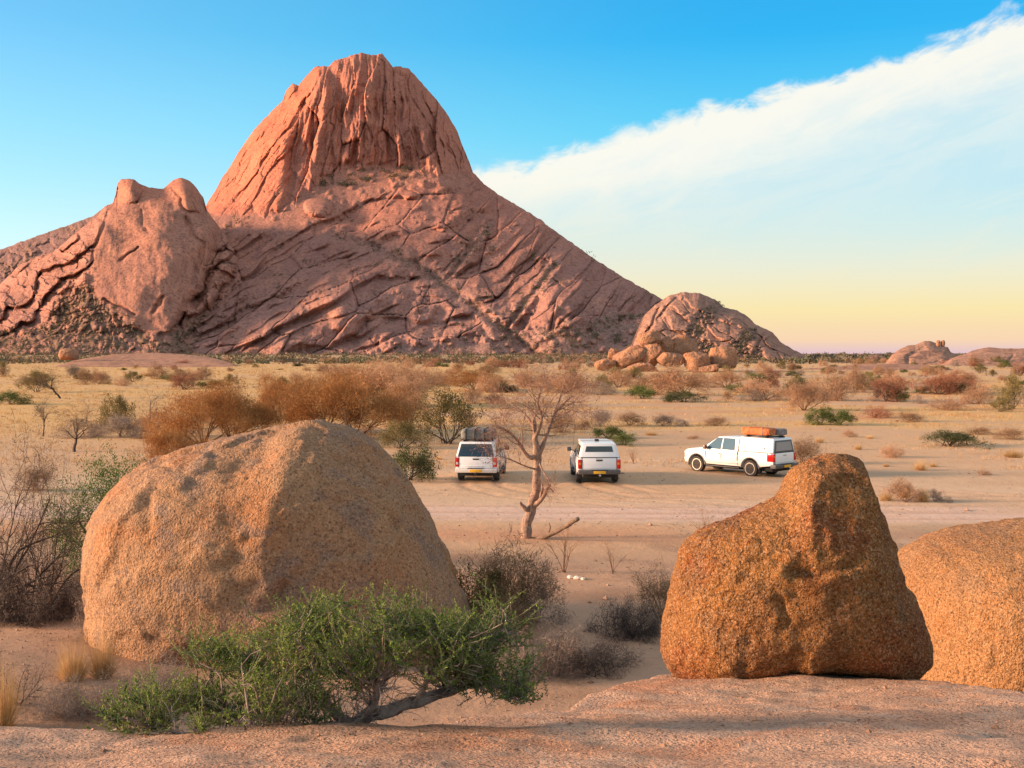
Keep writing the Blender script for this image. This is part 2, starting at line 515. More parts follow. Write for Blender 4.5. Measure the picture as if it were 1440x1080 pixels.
def build_ground():
    ys = np.concatenate([[-60, -20, 0, 8], np.geomspace(12.5, 31.8, 80), np.linspace(32, 66, 210), np.geomspace(66.4, 9000, 240)])
    s = np.linspace(-1, 1, 400)
    S = np.sign(s) * (0.45 * np.abs(s) + 0.55 * np.abs(s) ** 2.2)
    half = 45 + 0.95 * np.maximum(ys, 0)
    X = S[None, :] * half[:, None]; Y = np.repeat(ys[:, None], len(s), 1)
    Z = gz(X, Y) * sstep(Y, 10, 16)
    me = mesh_np('ground', np.stack([X, Y, Z], -1).reshape(-1, 3), grid_faces(len(ys), len(s))[:, ::-1])
    x, y = X.ravel(), Y.ravel()
    dd = np.maximum(y, 10.0)
    # patches are stretched across the view by nature of the dry washes that cross the plain
    n1 = fbm2(x / 26, y / 13, 4, 21); n2 = fbm2(x / 9, y / 5, 4, 33); n3 = fbm2(x / 70, y / 40, 3, 45)
    pale = np.array([0.60, 0.43, 0.285]); pink = np.array([0.56, 0.370, 0.222]); red = np.array([0.48, 0.245, 0.135])
    straw = np.array([0.64, 0.40, 0.145]); litter = np.array([0.27, 0.165, 0.105])
    c = np.repeat(pink[None], len(x), 0)
    def blend(c, col, w): return c + (col - c) * w[:, None]
    c = blend(c, pale, 0.9 * sstep(n1, -0.15, 0.35))
    c = blend(c, red, 0.55 * sstep(n2, 0.10, 0.5) * (0.35 + 0.65 * sstep(y, 60, 120)))
    # straw-coloured flats: from 60 m on, mostly to the left
    w = sstep(y, 62, 100) * (1 - sstep(y, 900, 1300)) * sstep(n1 + 0.5 * n3 + 0.35 * sstep(-x / dd, -0.15, 0.2), -0.12, 0.22)
    c = blend(c, straw, 0.72 * w)
    # warm red-orange soil bands on the right
    w = sstep(y, 85, 110) * (1 - sstep(y, 200, 300)) * sstep(x / dd, 0.0, 0.12) * sstep(n2, -0.1, 0.3)
    c = blend(c, np.array([0.54, 0.27, 0.13]), 0.6 * w)
    # litter under the near scrub
    c = blend(c, np.array([0.43, 0.265, 0.175]), 0.8 * (1 - sstep(y, 30, 37)))
    w = (1 - sstep(y, 33, 38)) * sstep(fbm2(x / 3.0, y / 2.2, 4, 61), -0.1, 0.4)
    c = blend(c, litter, 0.7 * w)
    # reddish verge and pale track
    w = np.exp(-((y - (36.6 - 0.03 * x)) / 1.6) ** 2) * sstep(n2, -0.4, 0.2)
    c = blend(c, np.array([0.50, 0.26, 0.15]), 0.7 * w)
    w = np.exp(-(((y - (41.8 - 0.02 * x)) / 2.2) ** 4)) * sstep(n2, -0.75, -0.2)
    c = blend(c, np.array([0.64, 0.46, 0.365]), 0.85 * w)
    w = np.exp(-(ruts(x, y) / 0.24) ** 2) * sstep(n2, -0.7, 0.1)
    c = blend(c, np.array([0.42, 0.265, 0.18]), 0.55 * w)
    # far grey-green of unresolved scrub
    w = sstep(y, 500, 1100)
    c = blend(c, np.array([0.42, 0.30, 0.17]), 0.7 * w)
    set_col(me, np.clip(c * (1 + 0.10 * n2[:, None]), 0.02, 0.9))
    o = obj('ground', me, MAT_SAND)
    tag(o, 'pale pink sandy plain with dry straw flats below the mountain', 'ground', kind='structure')
build_ground()

# ------------------------------------------------------------------ foreground granite shelf
CREST_X = np.array([-6, -2.4, -1.2, -0.75, -0.35, 0.0, 0.35, 0.75, 1.2, 2.0, 2.95, 3.15, 3.4, 3.8, 5.0, 7.5])
CREST_Y = np.array([5.6, 5.6, 5.6, 5.75, 6.3, 6.8, 7.3, 8.5, 9.6, 10.1, 9.9, 8.9, 7.0, 6.4, 5.8, 5.4])
def shelf_z(x, y):
    x = np.asarray(x, float); y = np.asarray(y, float)
    z = 4.11 - 0.208 * (y - 4.5)
    z = np.where(y < 4.5, 4.11 - 0.10 * (y - 4.5), z)
    cr = np.interp(x, CREST_X, CREST_Y) + 0.10 * noise2(x * 1.3, x * 0 + 3.3, 4)
    over = np.maximum(y - cr, 0)
    z = z - 1.5 * over ** 1.6 - 0.25 * over
    z = z + 0.055 * fbm2(x * 0.8, y * 1.0, 3, 2) + 0.022 * fbm2(x * 3.5, y * 4.5, 3, 8)
    # first sheet ends in a low rounded step; the soil strip with the shrub lies just behind it
    st = 5.62 + 0.10 * noise2(x * 0.9, x * 0 + 1.7, 14) + 0.05 * x
    w = 1 - sstep(x, 0.2, 1.6)
    z = z - 0.05 * w * sstep(y, st, st + 0.22) + 0.03 * w * np.exp(-((y - st) / 0.35) ** 2)
    # swell that carries the balanced boulder
    z = z + 0.06 * np.exp(-((x - 2.3) / 1.2) ** 2 - ((y - 9.3) / 1.1) ** 2)
    # shallow scaling scars
    f1, e, cid, _, _ = voro2(x * 1.1 + 0.4 * noise2(x * 2, y * 2, 3), y * 1.8, 19)
    z = z + 0.016 * (cid - 0.5) * sstep(e, 0.0, 0.05)
    return z

def build_shelf():
    xs = np.linspace(-6.0, 7.5, 420)
    ys = np.concatenate([np.linspace(-9, 3.2, 20), np.linspace(3.25, 11.2, 320), np.linspace(11.3, 13.0, 10)])
    X, Y = np.meshgrid(xs, ys)
    Z = shelf_z(X, Y)
    edge = sstep(np.abs(X - 0.75), 6.2, 6.75) * 5 + sstep(-Y, 8, 9) * 5
    Z = np.maximum(Z - edge, -0.5)
    me = mesh_np('rock_shelf', np.stack([X, Y, Z], -1).reshape(-1, 3), grid_faces(len(ys), len(xs)))
    o = obj('rock_shelf', me, MAT_SLAB)
    tag(o, 'coarse pink granite shelf along the bottom, under shrub and balanced boulder', 'rock shelf', kind='structure')
build_shelf()

# ------------------------------------------------------------------ boulders
def ico(sub):
    bm = bmesh.new()
    bmesh.ops.create_icosphere(bm, subdivisions=sub, radius=1.0)
    co = np.array([v.co[:] for v in bm.verts]); fa = np.array([[v.index for v in f.verts] for f in bm.faces])
    bm.free()
    return co, fa
ICO = {s: ico(s) for s in (4, 5, 7)}

def outline_radius(pts, c):
    p = np.array(pts, float)
    # resample densely so that straight runs stay straight
    q = np.concatenate([np.linspace(p[i], p[(i + 1) % len(p)], 24, endpoint=False) for i in range(len(p))])
    a = np.arctan2(-(q[:, 1] - c[1]), q[:, 0] - c[0]); r = np.hypot(q[:, 0] - c[0], q[:, 1] - c[1])
    k = np.argsort(a); a, r = a[k], r[k]
    aa = np.concatenate([a - 2 * pi, a, a + 2 * pi]); rr = np.concatenate([r, r, r])
    g = np.linspace(-pi, pi, 721)
    R = np.interp(g, aa, rr)
    ker = np.hanning(9); ker /= ker.sum()
    R = np.convolve(np.concatenate([R[-9:-1], R, R[1:9]]), ker, 'same')[8:-8]
    return g, R

def boulder(name, outline, c, Y, depth, mat, label, seed, amp=0.04, sub=7, px_p=0.82, dy_p=0.95, group=None, feat=None, lean=0.0, cat='boulder', facets=0, grit=0.0, cut=(0.62, 0.88), flake=0.28):
    """a rounded rock with the photographed outline, its own depth and surface relief"""
    d, fa = ICO[sub]
    g, R = outline_radius(outline, c)
    phi = np.arctan2(d[:, 2], d[:, 0]); rho = np.hypot(d[:, 0], d[:, 2])
    mpp = Y / F
    Rm = np.interp(phi, g, R) * mpp
    Rmean = R.mean() * mpp
    k = np.clip(rho, 0, 1) ** px_p
    # the outline belongs to the widest section; towards front and back the section rounds off to an oval
    Rs = Rm * k
    x = Rs * np.cos(phi); z = Rs * np.sin(phi)
    y = depth * np.sign(d[:, 1]) * np.abs(d[:, 1]) ** dy_p
    y = y + lean * z
    p = np.stack([x, y, z], -1)
    if facets:
        fr_ = np.random.default_rng(seed)
        for _ in range(facets):
            nn = fr_.normal(size=3); nn /= np.linalg.norm(nn)
            hgt = p @ nn
            lim = hgt.max() * fr_.uniform(*cut)
            p = p - np.maximum(hgt - lim, 0)[:, None] * nn[None] * 0.92
    nrm = p / np.maximum(np.linalg.norm(p, axis=1, keepdims=True), 1e-6)
    s = 1.0 / Rmean
    h = 0.9 * fbm3(p, 0.9 * s, 3, seed) + 0.45 * fbm3(p, 3.0 * s, 3, seed + 9) + 0.22 * fbm3(p, 9.0 * s, 3, seed + 21)
    rg = 1 - np.abs(fbm3(p, 1.8 * s, 3, seed + 40)) * 2.2
    h = h - 0.30 * np.clip(rg - 0.75, 0, 1) * 4 * 0.35
    st = fbm3(p, 2.2 * s, 3, seed + 77)
    h = h + flake * (sstep(st, 0.02, 0.05) - 0.5)
    st2 = fbm3(p, 4.5 * s, 3, seed + 97)
    h = h + 0.5 * flake * (sstep(st2, 0.10, 0.13) - 0.5)
    disp = h * amp * Rmean
    if grit:
        disp = disp + grit * fbm3(p, 9.0, 3, seed + 90, 0.7)
    if feat is not None:
        u = c[0] + x / mpp; v = c[1] - z / mpp
        disp = disp + feat(u, v, d) * Rmean
    p = p + nrm * disp[:, None]
    o_px = at(c[0], c[1], Y)
    zb = p[:, 2].min()
    base = Vector((o_px[0], o_px[1], o_px[2] + zb))
    p[:, 2] -= zb
    me = mesh_np(name, p, fa)
    o = obj(name, me, mat, loc=base)
    tag(o, label, cat, group)
    return o

BIG = [(150, 958), (140, 905), (133, 850), (129, 800), (132, 755), (145, 715), (165, 685), (190, 660), (225, 643), (270, 628), (320, 617),
       (360, 607), (400, 598), (440, 592), (475, 595), (505, 607), (530, 628), (555, 655), (580, 690), (605, 735), (630, 790), (650, 835),
       (668, 880), (676, 925), (668, 962), (400, 985)]
def feat_big(u, v, d):
    front = sstep(-d[:, 1], -0.1, 0.3)
    # crest from the summit down the middle, scar with a shadowed lip to its right, hollow by the top
    cr = polydist(u, v, [(440, 592), (432, 660), (415, 740), (425, 800)])
    side = sstep(u - np.interp(v, [592, 660, 740, 800], [440, 432, 415, 425]), -6, 12)
    f = 0.020 * np.exp(-(cr / 34) ** 2) - 0.012 * side * sstep(v, 620, 700) * (1 - sstep(v, 800, 840)) * np.exp(-((u - 430) / 95) ** 2)
    f = f - 0.022 * np.exp(-(polydist(u, v, [(360, 640), (395, 628)]) / 17) ** 2)
    f = f - 0.028 * np.exp(-(polydist(u, v, [(418, 812), (432, 800), (440, 785)]) / 7) ** 2)
    f = f - 0.015 * np.exp(-(polydist(u, v, [(385, 790), (405, 783)]) / 6) ** 2)
    f = f - 0.016 * np.exp(-(polydist(u, v, [(255, 690), (262, 710)]) / 8) ** 2)
    f = f + 0.012 * np.exp(-(polydist(u, v, [(200, 715), (300, 690), (340, 720)]) / 24) ** 2)
    return 1.7 * f * front
boulder('big_boulder', BIG, (400, 800), 23.6, 2.9, MAT_BIG, 'huge rounded tan granite boulder rising behind the green shrub', 11, 0.036, feat=feat_big, px_p=0.74, grit=0.035, flake=0.6)

BAL = [(931, 923), (937, 880), (950, 818), (964, 771), (985, 752), (1017, 736), (1055, 720), (1094, 697), (1108, 674), (1118, 650), (1137, 637),
       (1164, 632), (1192, 635), (1211, 645), (1221, 666), (1228, 701), (1242, 740), (1258, 775), (1267, 818), (1289, 853), (1308, 905), (1304, 930),
       (1277, 957), (1211, 953), (1175, 944), (1130, 944), (1102, 951), (1055, 959), (997, 964), (970, 962), (943, 947)]
def feat_bal(u, v, d):
    front = sstep(-d[:, 1], -0.15, 0.25)
    f = -0.050 * np.exp(-(polydist(u, v, [(1086, 781), (1118, 784), (1150, 776), (1165, 770)]) / 6) ** 2)
    f = f + 0.035 * np.exp(-(polydist(u, v, [(1070, 790), (1115, 797), (1160, 788)]) / 9) ** 2)
    f = f - 0.030 * np.exp(-(polydist(u, v, [(1068, 815), (1076, 850)]) / 5) ** 2)
    f = f - 0.022 * np.exp(-(polydist(u, v, [(1030, 870), (1024, 905)]) / 7) ** 2)
    f = f - 0.022 * np.exp(-(polydist(u, v, [(1142, 700), (1158, 720)]) / 10) ** 2)
    f = f + 0.030 * np.exp(-(polydist(u, v, [(1120, 820), (1120, 920)]) / 22) ** 2)
    f = f - 0.020 * np.exp(-(polydist(u, v, [(1215, 750), (1240, 830), (1270, 890)]) / 12) ** 2)
    f = f - 0.085 * sstep(v, 915, 945) * np.exp(-((u - 1150) / 75) ** 2)
    # upper left shoulder faces the sun as a tilted plane
    f = f + 0.020 * np.exp(-(polydist(u, v, [(970, 800), (1060, 740)]) / 30) ** 2)
    return f * front
boulder('balanced_boulder', BAL, (1118, 840), 9.3, 0.72, MAT_BAL, 'orange balanced boulder with a narrow upright knob, standing on the granite shelf', 23, 0.070, feat=feat_bal, px_p=0.70, facets=3, cut=(0.86, 0.96), grit=0.022, flake=0.22)

RIGHT = [(1262, 960), (1258, 850), (1267, 800), (1289, 775), (1324, 754), (1366, 743), (1440, 731), (1510, 726), (1600, 742), (1670, 800), (1715, 900), (1700, 1030),
         (1600, 1080), (1400, 1085), (1300, 1040)]
boulder('leaning_boulder', RIGHT, (1480, 900), 13.4, 1.9, MAT_RIGHT, 'smooth golden brown boulder just behind the balanced boulder', 37, 0.030, grit=0.025)

# distant rock pile on the plain
PILE = [  # outline centre, half sizes, depth m, label
    ((914, 477), 15, 14, 372, 'orange block crowning the rock pile'),
    ((938, 485), 9, 12, 374, 'narrow upright stone beside the crowning orange block'),
    ((962, 489), 19, 17, 376, 'broad sunlit orange boulder at the right of the rock pile crest'),
    ((864, 499), 8, 8, 372, 'small round orange stone at the left end of the rock pile'),
    ((884, 504), 27, 13, 368, 'long tan slab leaning up the left side of the rock pile'),
    ((918, 500), 14, 15, 366, 'dark cracked stone in the heart of the rock pile'),
    ((944, 505), 23, 9, 364, 'flat tan boulder lying in the middle of the rock pile'),
    ((982, 510), 20, 13, 362, 'pinkish split boulder low on the right of the rock pile'),
    ((1016, 506), 19, 17, 366, 'grey pink rounded boulder at the right foot of the rock pile'),
    ((852, 512), 14, 7, 366, 'low orange ledge at the left foot of the rock pile'),
    ((1000, 519), 16, 6, 358, 'low pale stone in front of the rock pile'),
    ((906, 517), 22, 6, 358, 'flat worn ledge along the front of the rock pile'),
]
for i, (c, a, b, Y, lab) in enumerate(PILE):
    rr = random.Random(100 + i)
    tl = [0, 0, -6, 0, 24, 0, 0, -10, 0, 8, 0, 0][i]
    pts = []
    for k in range(14):
        t = 2 * pi * k / 14
        q = 1 + rr.uniform(-0.10, 0.10)
        ex = abs(cos(t)) ** 0.75 * math.copysign(1, cos(t)) * a * q
        ey = abs(sin(t)) ** 0.75 * math.copysign(1, sin(t)) * b * q
        ct, st_ = cos(radians(tl)), sin(radians(tl))
        pts.append((c[0] + 1.15 * (ex * ct + ey * st_), c[1] + 1.15 * (ex * -st_ + ey * ct)))
    boulder('rock', pts, c, Y, (a + b) * 0.5 * Y / F, MAT_PILE, lab, 200 + 3 * i, 0.10, sub=5, px_p=0.72, facets=9, group='stones of the distant rock pile', cat='rock')
boulder('rock', [(83, 500), (86, 492), (95, 489), (106, 491), (111, 498), (109, 506), (86, 506)], (97, 498), 560, 5, MAT_PILE,
        'lone orange brown block on the low slab before the mountain', 301, 0.09, sub=5, cat='rock')

# ------------------------------------------------------------------ mountains
def dist_to_top(u, v, ut, vt, reach):
    """pixel distance of each point to the sampled skyline"""
    out = np.full(u.size, 1e9)
    uf, vf = u.ravel(), v.ravel()
    su, sv = ut, vt
    for k in range(0, len(su), 60):
        a, b = su[k:k + 60], sv[k:k + 60]
        lo, hi = a.min() - reach, a.max() + reach
        sel = np.nonzero((uf > lo) & (uf < hi))[0]
        if len(sel) == 0: continue
        d = np.min(np.hypot(uf[sel, None] - a[None], vf[sel, None] - b[None]), 1)
        out[sel] = np.minimum(out[sel], d)
    return out.reshape(u.shape)

def pillow(e, w=0.35):
    return np.sqrt(np.clip(e / w, 0, 1) * (2 - np.clip(e / w, 0, 1)))

def mass(name, top, base_row, nu, nv, yfun, relief, label, jag=1.0, seed=0, back=500.0, inflate=(90.0, 60.0), pack=1.0):
    """one rock mass. 'top' is its skyline in photo pixels; yfun gives the distance of the slope, relief adds slabs, cracks and rubble"""
    tp = np.array(top, float)
    us = np.linspace(tp[0, 0], tp[-1, 0], nu)
    vt = np.interp(us, tp[:, 0], tp[:, 1])
    vt = vt + jag * (2.6 * fbm2(us / 11, us * 0 + seed, 4, seed, 0.65) + 0.8 * (voro2(us / 9.0, us * 0 + 0.5, seed + 3)[0] - 0.4) * 2.0)
    T = np.linspace(0, 1, nv)[:, None] ** pack
    U = np.repeat(us[None], nv, 0)
    vb = base_row(us) if callable(base_row) else np.full(nu, float(base_row))
    vb = np.maximum(vb, vt + 1.0)
    V = vb[None] + (vt - vb)[None] * T
    A, wpx = inflate
    D = dist_to_top(U, V, us, vt, wpx + 2)
    q = 1 - np.clip(D / wpx, 0, 1)
    Y0 = yfun(U, V) + A * q ** 2.6
    dY, tint = relief(U, V, D)
    Y = Y0 - dY * np.clip(D / 8.0, 0.4, 1)
    P = at(U, V, Y)
    # far side falls away behind the skyline
    rows = [P]
    for s in (0.12, 0.3, 0.6, 1.0):
        R = P[-1].copy()
        R[:, 1] += back * s; R[:, 0] *= (R[:, 1] / P[-1][:, 1])
        R[:, 2] = R[:, 2] * (1 - s) ** 1.1 - 3 * s
        rows.append(R[None])
    P = np.concatenate(rows, 0)
    tint = np.concatenate([tint] + [tint[-1:]] * 4, 0)
    me = mesh_np(name, P.reshape(-1, 3), grid_faces(P.shape[0], P.shape[1]))
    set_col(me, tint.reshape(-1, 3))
    o = obj(name, me, MAT_MOUNT)
    tag(o, label, 'mountain', kind='structure')
    return dict(U=U, V=V, P=P[:nv], us=us, vt=vt)

ROCK = np.array([1.0, 1.0, 1.0])
def tinted(shape, *layers):
    c = np.ones(shape + (3,))
    for col, w in layers:
        c = c + (np.array(col) - c) * w[..., None]
    return c

# --- main peak with its apron
TOP_MAIN = [(225, 345), (262, 318), (286, 296), (300, 272), (313, 250), (343, 203), (357, 183), (380, 158), (397, 143), (402, 127), (412, 117), (419, 121), (430, 107),
            (443, 94), (463, 93), (470, 85), (480, 83), (493, 78), (510, 74), (518, 77), (527, 77), (537, 75), (543, 82), (553, 95), (563, 93),
            (575, 97), (587, 110), (607, 132), (627, 157), (642, 183), (650, 203), (658, 223), (665, 242), (680, 258), (703, 275), (760, 308),
            (767, 315), (833, 362), (880, 392), (930, 420), (960, 440), (1000, 475), (1045, 506)]
GULLY1 = [(470, 330), (520, 345), (585, 372), (625, 398), (680, 440), (720, 470), (760, 500)]
GULLY2 = [(330, 308), (308, 350), (292, 390), (275, 425), (250, 460), (235, 495)]
GULLY3 = [(780, 375), (760, 400), (735, 430), (712, 462)]
GULLY4 = [(690, 318), (660, 350), (635, 385), (620, 400)]
def y_main(u, v):
    Y = np.interp(v, [75, 150, 232, 262, 330, 420, 505], [2330, 2260, 2175, 2100, 1880, 1660, 1500])
    # sunlit left flank of the tower turns away behind a crease
    cr = np.interp(v, [75, 95, 150, 200, 250, 305], [470, 452, 428, 405, 402, 392])
    w = 1 - sstep(v, 285, 325)
    q = np.maximum(cr - u, 0)
    Y = Y + 2.0 * w * (np.sqrt(q * q + 36) - 6)
    # right flank turns away more gently
    cr2 = np.interp(v, [75, 150, 240], [545, 580, 610])
    q = np.maximum(u - cr2, 0)
    Y = Y + 1.1 * (1 - sstep(v, 225, 275)) * (np.sqrt(q * q + 100) - 10)
    # shoulder dome right of the centre and broad buttresses
    Y = Y - 45 * np.exp(-((u - 590) / 70) ** 2 - ((v - 320) / 48) ** 2)
    Y = Y - 50 * np.exp(-((u - 470) / 90) ** 2 - ((v - 420) / 50) ** 2)
    Y = Y - 60 * np.exp(-((u - 800) / 60) ** 2 - ((v - 430) / 55) ** 2)
    Y = Y + 30 * fbm2(u / 90, v / 70, 3, 90)
    return Y
_uu = np.linspace(0, 1440, 1441)
_tan = np.interp(_uu, [0, 250, 420, 560, 700, 950], [0.62, 0.66, 0.72, 0.88, 1.12, 1.2])
_hh = np.concatenate([[0], np.cumsum(_tan)[:-1]])
def billow(x, y, oct, seed, gain=0.55):
    """sharp valleys between rounded ribs"""
    t = 0; a = 1.0; n = 0
    for o in range(oct):
        t = t + a * np.abs(noise2(x * 2 ** o + 7.7 * o, y * 2 ** o + 3.1 * o, seed + o)); n += a; a *= gain
    return t / n

def blocks_of(u, v, sizes, seed, thr):
    """separate fallen blocks of several sizes"""
    h = np.zeros(u.shape); shade = np.full(u.shape, 0.5)
    for k, s_ in enumerate(sizes):
        f1, e, c, dx, dy = voro2(u / s_ + 3.3 * k, v / (s_ * 0.8) + 1.7 * k, seed + 5 * k)
        r = 0.22 + 0.26 * c
        d = np.maximum(np.abs(dx * (0.8 + 0.5 * c) + 0.3 * dy), np.abs(dy)) * 0.6 + f1 * 0.4       # boxy, not round
        b = np.sqrt(np.clip(1 - (d / r) ** 2, 0, 1)) * (c > thr) * s_ * 1.5
        shade = np.where(b > h, c, shade)
        h = np.maximum(h, b)
    return h, shade

def sheets(t, lip=0.10):
    """overlapping exfoliation sheets: a gentle rise that ends in a sharp lip"""
    f = t - np.floor(t)
    return np.where(f < 1 - lip, np.sin(0.5 * pi * np.clip(f / (1 - lip), 0, 1)) ** 0.85, (1 - f) / lip), np.floor(t)

def relief_main(u, v, D):
    wu = u + 5 * fbm2(u / 40, v / 40, 3, 301); wv = v + 5 * fbm2(u / 40, v / 40, 3, 305)
    tower_base = np.interp(u, [280, 330, 390, 440, 480, 520, 600, 665, 700], [302, 302, 300, 262, 238, 232, 238, 246, 250]) + 9 * fbm2(u / 16, v / 30, 3, 311)
    tower = 1 - sstep(v - tower_base + 12 * fbm2(u / 9, v / 14, 3, 315), -12, 10)
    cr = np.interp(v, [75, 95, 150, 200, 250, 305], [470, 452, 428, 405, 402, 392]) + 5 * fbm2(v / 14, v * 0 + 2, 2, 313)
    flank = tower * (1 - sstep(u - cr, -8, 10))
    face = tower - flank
    fine = 1.7 * fbm2(u / 7, v / 7, 4, 391, 0.6)
    # --- tower face: tall ribs, chimneys and hanging flakes
    fan = (wu - 535) / (0.62 + 0.38 * np.clip((v - 40) / 200, 0.2, 1.2))
    rib = 95 * billow(fan / 62 + 0.3, wv / 330, 3, 401, 0.6) + 26 * billow(fan / 15, wv / 75, 3, 403, 0.6)
    f1, e, cid, dx, dy = voro2(fan / 26, wv / 85 + 3.0, 405)
    rib = rib + 20 * (cid - 0.5) - 16 * dx - 7 * np.exp(-(e / 0.05) ** 2)
    f1, e2, cid2, dx2, _ = voro2(fan / 9, wv / 30, 407)
    rib = rib + 7 * (cid2 - 0.5) - 5 * dx2
    for (hx, hy, rx, ry, dp) in [(583, 190, 5, 11, 24), (604, 205, 5, 12, 24), (628, 205, 2.5, 14, 16), (565, 145, 4, 6, 14), (512, 195, 5, 30, 20), (482, 175, 3, 26, 18), (545, 200, 2.5, 22, 18), (560, 170, 2.5, 26, 16), (497, 215, 5, 16, 16), (440, 200, 2.5, 40, 18), (530, 155, 2.5, 18, 12), (468, 215, 3, 20, 18)]:
        rib = rib - dp * np.exp(-(((wu - hx) / rx) ** 2 + ((wv - hy) / ry) ** 2))
    # --- sunlit flank: long sheets parallel to the left skyline
    b = (wv + 1.35 * (wu - 300)) * 0.6; a = (wu - 300 - 0.74 * (wv - 300)) * 0.8
    sh, _ = sheets(b / 24 + 0.55 * fbm2(a / 90, b / 50, 3, 421), 0.12)
    fl = 16 * sh
    f1, e, cidf, dxf, dyf = voro2(a / 42, b / 9, 423)
    fl = fl + 9 * (cidf - 0.5) - 7 * dyf - 5 * np.exp(-(e / 0.05) ** 2) + 14 * billow(a / 60, b / 14, 3, 425)
    # --- apron: exfoliation sheets that dip to the lower left
    h = np.interp(wu, _uu, _hh)
    cth = 1 / np.sqrt(1 + np.interp(wu, _uu, _tan) ** 2)
    bb = (wv + h) * cth; aa = wu / cth
    warp = fbm2(aa / 260, bb / 90, 3, 501)
    tt = bb / 42 + 0.75 * warp
    sh, sid = sheets(tt, 0.10)
    strong = sstep(fbm2(aa / 110, bb / 40, 2, 503), -0.35, 0.30)
    slab = 27 * sh * (0.35 + 0.65 * strong)
    tt2 = bb / 14 + 0.7 * fbm2(aa / 120, bb / 40, 3, 505)
    sh2, _ = sheets(tt2, 0.14)
    w2 = sstep(fbm2(aa / 90, bb / 40, 3, 511), -0.12, 0.30)
    slab = slab + 12 * sh2 * w2
    f1, e, cid3, dx3, dy3 = voro2(aa / 130, bb / 30, 507)
    slab = slab + 12 * (cid3 - 0.5) - 10 * dy3 - 8 * np.exp(-(e / 0.03) ** 2)
    f1, e3, cid4, _, dy4 = voro2(aa / 26, bb / 9.0, 509)
    w3 = sstep(fbm2(u / 36, v / 36, 3, 513), 0.10, 0.40)
    slab = slab + w3 * (8 * (cid4 - 0.5) - 6 * dy4 - 4 * np.exp(-(e3 / 0.06) ** 2)) + 7 * fbm2(aa / 80, bb / 30, 3, 515)
    # --- fallen blocks in gullies, below the tower and along the foot
    g = np.minimum.reduce([polydist(u, v, GULLY1) / 1.1, polydist(u, v, GULLY2), polydist(u, v, GULLY3) * 1.3, polydist(u, v, GULLY4) * 1.6])
    nz = fbm2(u / 28, v / 28, 4, 521, 0.6)
    rub = 1 - sstep(g + 16 * nz, 2, 18)
    belt = sstep(v - tower_base, -4, 4) * (1 - sstep(v - (tower_base + np.interp(u, [330, 480, 560, 660], [22, 58, 30, 16])) + 22 * nz, -10, 14)) * (1 - sstep(u, 640, 690))
    fb = np.interp(u, [200, 320, 520, 600, 700, 800, 900, 1000], [524, 508, 496, 482, 470, 456, 436, 444])
    foot = sstep(v + 34 * nz, fb - 6, fb + 14)
    rub = np.clip(np.maximum.reduce([rub, belt, foot]), 0, 1) * (1 - tower)
    bk, bsh = blocks_of(wu, wv, (15, 8, 4.8, 3.2), 531, 0.40)
    bk = bk * 0.75
    sparse, ssh = blocks_of(u + 5, v + 9, (11, 6), 551, 0.86)
    dm = np.zeros(u.shape)
    for (hx, hy, rx, ry, k) in [(446, 292, 20, 15, 40), (492, 303, 17, 12, 32), (398, 285, 10, 12, 18), (610, 258, 22, 9, 20), (560, 262, 12, 7, 14)]:
        q = 1 - ((wu - hx) / rx) ** 2 - ((wv - hy) / ry) ** 2
        dm = np.maximum(dm, k * np.sqrt(np.clip(q, 0, 1)))
    slabw = (1 - tower) * (1 - rub)
    r = face * (rib - 30) + flank * fl + slabw * (slab - 22 + 0.5 * sparse * (1 - strong)) + rub * np.maximum(dm, bk - 9)
    r = r - 15 * np.exp(-(g / 6) ** 2) * (1 - tower) + fine
    scrub = rub * sstep(nz, -0.15, 0.35) * (0.4 + 0.6 * sstep(v, 380, 470)) * (1 - sstep(bk, 1, 4))
    tone = 0.86 + 0.28 * np.where(tower > 0.5, 0.5 * cid2 + 0.5 * cid, np.where(rub > 0.5, bsh, 0.6 * cid3 + 0.4 * cid4))
    stain = sstep(fbm2(fan / 16, v / 120, 3, 571), 0.12, 0.45) * face + slabw * 0.7 * sstep(fbm2(aa / 60, bb / 18, 4, 573), 0.10, 0.45)
    flake = sstep(fbm2(u / 30, v / 24, 4, 577), 0.18, 0.45) * (1 - rub)
    t = tinted(u.shape, ((1.22, 1.04, 0.92), flank), ((0.84, 0.94, 0.98), rub * 0.8), ((0.50, 0.68, 0.66), 0.7 * scrub), ((0.72, 0.74, 0.82), 0.75 * stain), ((1.18, 1.16, 1.06), 0.6 * flake))  # flank tint paints the warm sunlit glow into the rock colour
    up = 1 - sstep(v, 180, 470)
    t = t * (1 + up[..., None] * np.array([0.13, -0.07, -0.15])) * (1 + (1 - up)[..., None] * np.array([-0.08, -0.02, 0.05]))  # summit glow and mauve shade of the lower slopes painted into the tint
    return r, t * tone[..., None]
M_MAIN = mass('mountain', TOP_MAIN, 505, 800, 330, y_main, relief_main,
              'steep red granite peak with fluted summit tower and slabby apron', 1.0, 7, inflate=(120.0, 70.0))

